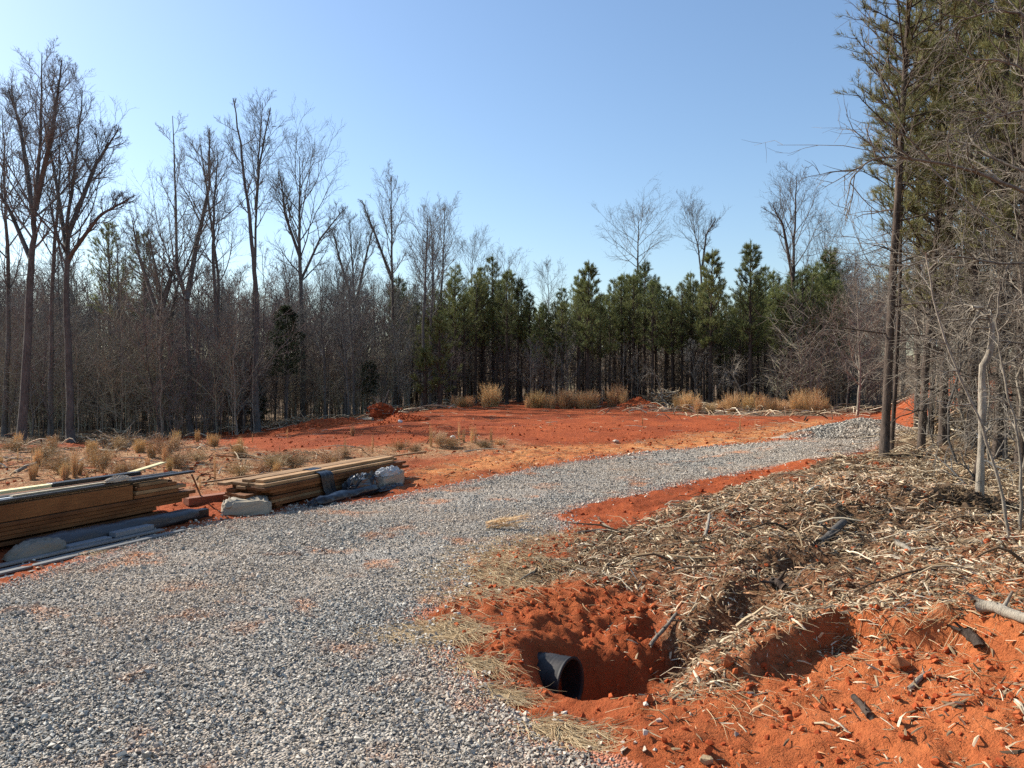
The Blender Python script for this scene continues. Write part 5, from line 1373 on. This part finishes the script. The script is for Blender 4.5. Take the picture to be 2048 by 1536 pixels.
def cloth(name, label, cat, c, ux, sx, sy, sz, mat, seed, power=.30, wr=.14, flare=.12, freq=5, n=30, soft=False, group=None, parts=None):
    """crumpled wrapped bundle: rounded box with folds"""
    rr = np.random.default_rng(seed); uy = Vector((-ux.y, ux.x, 0))
    a = np.linspace(-np.pi, np.pi, n, endpoint=False); e = np.linspace(-.25, np.pi / 2, n // 2)
    Aa, E = np.meshgrid(a, e)
    f = lambda v: np.sign(v) * np.abs(v) ** power
    X = f(np.cos(E)) * f(np.cos(Aa)); Y = f(np.cos(E)) * f(np.sin(Aa)); Z = f(np.sin(np.maximum(E, 0)))
    fl = np.clip(.35 - Z, 0, 1) * flare * (1 + 1.2 * fbm(np.cos(Aa) * 3 + seed, np.sin(Aa) * 3, 3, seed))
    fold = -np.abs(fbm(np.cos(Aa) * min(freq, 6) / 2 + Z * .8 + seed, np.sin(Aa) * min(freq, 6) / 2 + Z, 3, seed)) + .25
    fold2 = fbm(X * min(freq, 4) + 11 * seed, Y * min(freq, 4) + Z, 2, seed + 9) * np.clip(Z * 1.5, 0, 1)
    wr = min(wr, .22); k = 1 + fl + wr * fold
    X = X * k; Y = Y * k; ridge = .30 - 1.6 * np.abs(fbm(X * 1.6 + seed, Y * 1.6, 3, seed + 4)) - .25 * np.abs(fbm(X * 4 + seed, Y * 4, 2, seed + 5)); Zp = Z * (1 + .38 * ridge * np.clip(Z * 1.6, 0, 1))
    nzf = rr.normal(0, .018 if soft else .055, X.shape); X = X * (1 + nzf); Y = Y * (1 + nzf * rr.uniform(.5, 1.5, X.shape)); Zp = np.where(E > 0, Zp * (1 + rr.normal(0, .04 if soft else .09, X.shape)), Zp - .02)
    Vv = (np.array(ux)[None, None] * (X * sx / 2)[..., None] + np.array(uy)[None, None] * (Y * sy / 2)[..., None] + np.array([0, 0, 1.0])[None, None] * (Zp * sz)[..., None])
    Vv = Vv.reshape(-1, 3); id_ = np.arange(len(Vv)).reshape(n // 2, n)
    nx_ = np.roll(id_, -1, axis=1)
    q = np.stack([id_[:-1], nx_[:-1], nx_[1:], id_[1:]], -1).reshape(-1, 4)
    tri = np.concatenate([q[:, [0, 1, 2]], q[:, [0, 2, 3]]]); b = Buf(); b.add(Vv, None, tri); o = link(name, b.mesh(name, mat, soft)); o.location = c
    return tag(o, label, cat, group) if label else o
C_beige = m_plain("beige_tarp", (.36, .31, .24), .8, .2, 3, .15, 0, .002)
C_cream = m_plain("cream_paper", (.46, .37, .28), .8, .2, 3, .15, 0, .002)
C_black = m_plain("black_poly_sheet", (.016, .018, .024), .28, .6, 3, .3, 0, .003)
C_clear = m_plain("milky_plastic_film", (.40, .39, .38), .25, .6, 3, .3, 0, .002)
fm = NT("torn_film", .25, .6); fco = fm.coord(); ff = fm.noise(7, 3, .6, fco, .8); fm.col(fm.ramp(ff, [(.44, (.018, .02, .026)), (.50, (.35, .34, .33)), (.56, (.62, .60, .57))])); C_torn = fm.m
C_grey = m_plain("grey_tarp", (.055, .056, .062), .45, .5, 3, .3, 0, .003)
def cloth_at(px, py, *a, dz=0.0, off=0.0, **k):
    g = ground(px, py) + U * off; g.z = Hs(g.x, g.y) + dz; return g
# knotted cloth on top of stack A
c = at(236, 957, (A0 - U * .55).y - .0); cloth("cloth_knot", "crumpled cream cloth tied over the boards on top of the left stack", "cloth", Vector((c.x, c.y, zt2 + .05)), U, .28, .12, .05, C_cream, 4, .8, .5, .1, 9)
# tarp roll in front of stack A
def roll(name, label, org, s0, s1, t, z, r_, mat, seed, taper=.75):
    rr = np.random.default_rng(seed); n = 60; K = 28
    ss = np.linspace(s0, s1, n); th = np.linspace(0, 2 * np.pi, K, endpoint=False); S, T = np.meshgrid(ss, th, indexing='ij')
    env = np.clip((s1 - S) / .12, 0, 1) ** .4 * np.clip((S - s0) / .10, 0, 1) ** .4
    R_ = r_ * (1 - (1 - taper) * (S - s0) / (s1 - s0)) * (1 + .22 * fbm(S * 6, T * 1.2 + np.sin(T), 3, seed) + .12 * fbm(S * 2, np.cos(T) * 2, 3, seed + 2)) * (.25 + .75 * env)
    cx = np.cos(T) * R_ * 1.25; cz = np.maximum(np.sin(T) * R_, -r_ * .7) + r_ * .72
    c0 = org + U * s0 + N_ * t
    P = np.stack([(org.x + U.x * S + N_.x * (t + cx)) - c0.x, (org.y + U.y * S + N_.y * (t + cx)) - c0.y, cz], -1).reshape(-1, 3)
    id_ = np.arange(n * K).reshape(n, K); nx_ = np.roll(id_, -1, axis=1)
    q = np.stack([id_[:-1], id_[1:], nx_[1:], nx_[:-1]], -1).reshape(-1, 4)
    b = Buf(); b.add(P, q); b.T.append(np.stack([id_[-1, 0].repeat(K - 2), id_[-1, 1:-1], id_[-1, 2:]], -1)); 
    o = link(name, b.mesh(name, mat, True)); o.location = (c0.x, c0.y, z); return tag(o, label, "tarp")
roll("tarp_roll", "long grey tarp wrapped bundle on the ground before the left stack", A0, -1.75, .22, .24, zmin(A0, -1.7, .2, .3), .095, C_grey, 3)
board(A0, -.2, .33, .24, zmin(A0, -.2, .3, .24) + .005, .10, .10, W_dark, "black end of the bundle poking out of the grey tarp roll", "board", name="wrapped_board")
c = A0 - U * 1.66 + N_ * .34; c.z = Hs(c.x, c.y)
cloth("tarp_bundle", "beige crumpled tarp tail at the near end of the grey roll", "tarp", c, U, .50, .22, .12, m_plain("tan_film", (.22, .185, .14), .5, .4, 3, .2, 0, .002), 6, .75, .2, .25, 5, soft=True)
Wh = m_plain("bluish_panel", (.20, .215, .235), .5, .4, 4, .15)
for k, (s0, s1) in enumerate(((-1.45, -1.02), (-.98, -.55))):
    board(A0, s0, s1, .42, zmin(A0, s0, s1, .42) + .03, .10, .05, Wh, ("pale blue panel beside the beige tarp tail", "pale blue panel beyond the first one, half under the metal strips")[k], "panel", name="foam_panel")
Mt = m_plain("galvanised_strip", (.24, .24, .235), .45, .5, 5, .35, .4, .003)
zz = zmin(A0, -3.5, -.4, .6)
for k, (s0, s1, t, dz, w, yw) in enumerate(((-3.6, -.50, .50, .055, .075, -.012), (-3.6, -.62, .58, .030, .07, 0.01), (-3.6, -.35, .66, .032, .065, .005), (-3.6, -.33, .73, .006, .06, 0), (-3.6, -1.3, .44, .02, .05, .02))):
    o = board(A0, s0, s1, t, zz + dz, w, .018, Mt, ("grey metal strip highest in the bundle before the left stack", "second grey metal strip of the bundle before the left stack", "third grey metal strip, reaching farthest right", "outermost grey metal strip next to the gravel",
          "short grey metal strip tucked against the blue panels")[k], "metal strip", name="metal_strip", yaw=yw)
for k, (s) in enumerate((-3.2, -2.0, -.9)):
    o = board(A0, -.2, .2, 0, zz - .01, .06, .035, W_dark, "short sleeper under the metal strips", "board", "sleepers under the metal strips", name="sleeper")
    c = A0 + U * s + N_ * .6; o.location = (c.x, c.y, zz + .006); o.rotation_euler = (0, 0, math.atan2(N_.y, N_.x))
# brown beam and small pieces between the stacks
p0 = gnd(372, 1012); p1 = gnd(505, 992); L = (p1 - p0).length
o = board(A0, 0, L, 0, 0, .14, .09, m_wood("reddish_beam", (.24, .085, .045), (.36, .15, .08)), "reddish brown beam lying on the clay between the two stacks", "beam", name="wooden_beam")
m_ = (p0 + p1) / 2; o.location = (m_.x, m_.y, m_.z + .045); o.rotation_euler = (0, 0, math.atan2(p1.y - p0.y, p1.x - p0.x))

# stack B
zB = zmin(B0, 0, 2.7, -.3) + .0
gB = "boards stacked in the second lumber stack"
lb = "brown plank in the second lumber stack, laid flat in its layers"
LB = 2.75
for s in (.15, 1.3, 2.5):
    o = board(B0, -.25, .25, 0, zB, .09, .05, W_new, "wooden bunk block under the second lumber stack", "board", "bunk blocks under the second lumber stack")
    c = B0 + U * s + N_ * (-.27); o.location = (c.x, c.y, zB + .022); o.rotation_euler = (0, 0, math.atan2(N_.y, N_.x))
z = zB + .05
for layer in range(6):
    for j in range(4):
        s0 = rl.uniform(-.06, .06) + (-.22 if layer in (2, 3) and j > 0 else 0) + (-.10 if layer >= 4 else 0); s1 = LB + rl.uniform(-.05, .15) + (.12 if layer == 3 else 0)
        board(B0, s0, s1, -.07 - j * .145 + rl.uniform(-.008, .008) + (rl.uniform(-.02, .02) if j == 0 else 0), z, .14, .036, W_new if rl.uniform() < .65 else W_tan, lb, "board", gB, yaw=rl.uniform(-.006, .006))
    z += .0385 if layer != 2 else .043
zBt = z
for k, (s0, s1, t, dz) in enumerate(((-.14, 2.62, -.08, 0), (-.10, 2.9, -.21, .0), (-.12, 2.8, -.34, .0), (-.10, 2.9, -.47, 0), (-.2, 2.7, -.60, 0), (-.05, 2.75, -.16, .038), (-.08, 2.82, -.32, .038))):
    board(B0, s0, s1, t, zBt + dz, .125, .036, W_tan, ("foremost sun bleached plank on top of the second stack", "second top plank of the second stack behind the foremost", "middle top plank of the second stack", "fourth top plank of the second stack", "rearmost wide top plank of the second stack",
          "loose plank resting over the front top planks of the second stack", "loose plank resting over the middle top planks of the second stack")[k], "board", yaw=rl.uniform(-.008, .008))
p0 = at(402, 970, 10.6); p1 = at(852, 903, 12.9); L = (p1 - p0).length
o = board(B0, 0, L, 0, 0, .05, .022, W_tan, "very long thin batten behind the second stack, sticking out at both ends", "board", name="long_batten")
p0.z = Hs(p0.x, p0.y) + .05; p1.z = max(p1.z, Hs(p1.x, p1.y) + .2)
m_ = (p0 + p1) / 2; dv = p1 - p0; o.location = m_; o.rotation_euler = (0, -math.atan2(dv.z, math.hypot(dv.x, dv.y)), math.atan2(dv.y, dv.x))
# black felt drape
def drape():
    b = Buf(); n = 24; K = 9; s0, s1 = .86, 1.10
    prof = [(-.28, zBt + .085), (-.2, zBt + .085), (-.10, zBt + .06), (.0, zBt + .052), (.045, zBt + .02), (.055, zBt - .08), (.07, zBt - .17), (.11, zBt - .24), (.16, zBt - .27)]
    prof = smooth_path([(a, 0, c_) for a, c_ in prof], n)[:, [0, 2]]
    Vv = []
    for i in range(n):
        for k in range(K):
            s = s0 + (s1 - s0) * k / (K - 1) + .02 * math.sin(i * .4); w = .012 * math.sin(k * 2.3 + i * .25) * (i / n)
            p = B0 + U * s + N_ * (prof[i][0] + w); Vv.append((p.x, p.y, prof[i][1] + .004 * math.sin(k * 3)))
    nV = len(Vv); Vv += [(a_ - N_.x * .005, b_ - N_.y * .005, c_ - .005) for a_, b_, c_ in Vv]
    Q = []
    for i in range(n - 1):
        for k in range(K - 1):
            a_ = i * K + k; Q.append((a_, a_ + 1, a_ + K + 1, a_ + K)); Q.append((nV + a_, nV + a_ + K, nV + a_ + K + 1, nV + a_ + 1))
    c0 = np.array(Vv[0]); b.add(np.array(Vv) - c0, Q); o = link("felt_strip", b.mesh("felt_strip", W_dark, True)); o.location = c0
    tag(o, "black felt strip draped over the front of the second stack", "felt strip")
drape()
roll("poly_sheet_roll", "black plastic sheet rolled on the gravel before the second stack", B0, .45, 1.75, .26, zmin(B0, .4, 1.8, .25) - .01, .07, C_black, 8, 1.0)
def onB(s, t): c = B0 + U * s + N_ * t; c.z = Hs(c.x, c.y) - .005; return c
cloth("wrapped_bundle", "bundle in torn black and milky plastic leaning at the second stack's front", "bundle", onB(1.50, .17), U, .66, .26, .25, C_black, 11, .6, .45, .15, 6)
cloth("plastic_film", "crumpled milky plastic film over the black wrapped bundle", "plastic film", onB(1.48, .16) + Vector((0, 0, .14)), U, .50, .20, .13, C_torn, 12, .9, .9, .25, 9)
cloth("cream_carton", "cream carton at the far end of the wrapped bundles", "carton", onB(2.18, .17), U, .52, .22, .19, C_cream, 13, .16, .04, .05, 3, soft=True)
cloth("plastic_film", "white plastic film crumpled on top of the cream carton", "plastic film", onB(2.16, .16) + Vector((0, 0, .15)), U, .50, .22, .11, m_plain("white_film", (.48, .46, .43), .3, .5, 3, .2), 14, .8, .8, .15, 9)
cloth("poly_sheet", "small black plastic crumple on the gravel below the cream carton", "plastic sheet", onB(1.95, .36), U, .55, .10, .06, C_black, 15, .8, .6, .3, 8)
cloth("poly_sheet", "black plastic corner spilling left from the rolled sheet", "plastic sheet", onB(.52, .24), U, .34, .14, .09, C_black, 16, .9, .6, .4, 8)
g = ground(490, 1026); g.z = Hs(g.x, g.y) - .01
cloth("beige_tarp", "beige tarp draped over a low bundle at the near end of the second stack", "tarp", g + U * .02, Vector((.93, .37, 0)).normalized(), .52, .30, .19, C_beige, 17, .28, .2, .30, 5, soft=True)
rock_c = [(700, 985)]
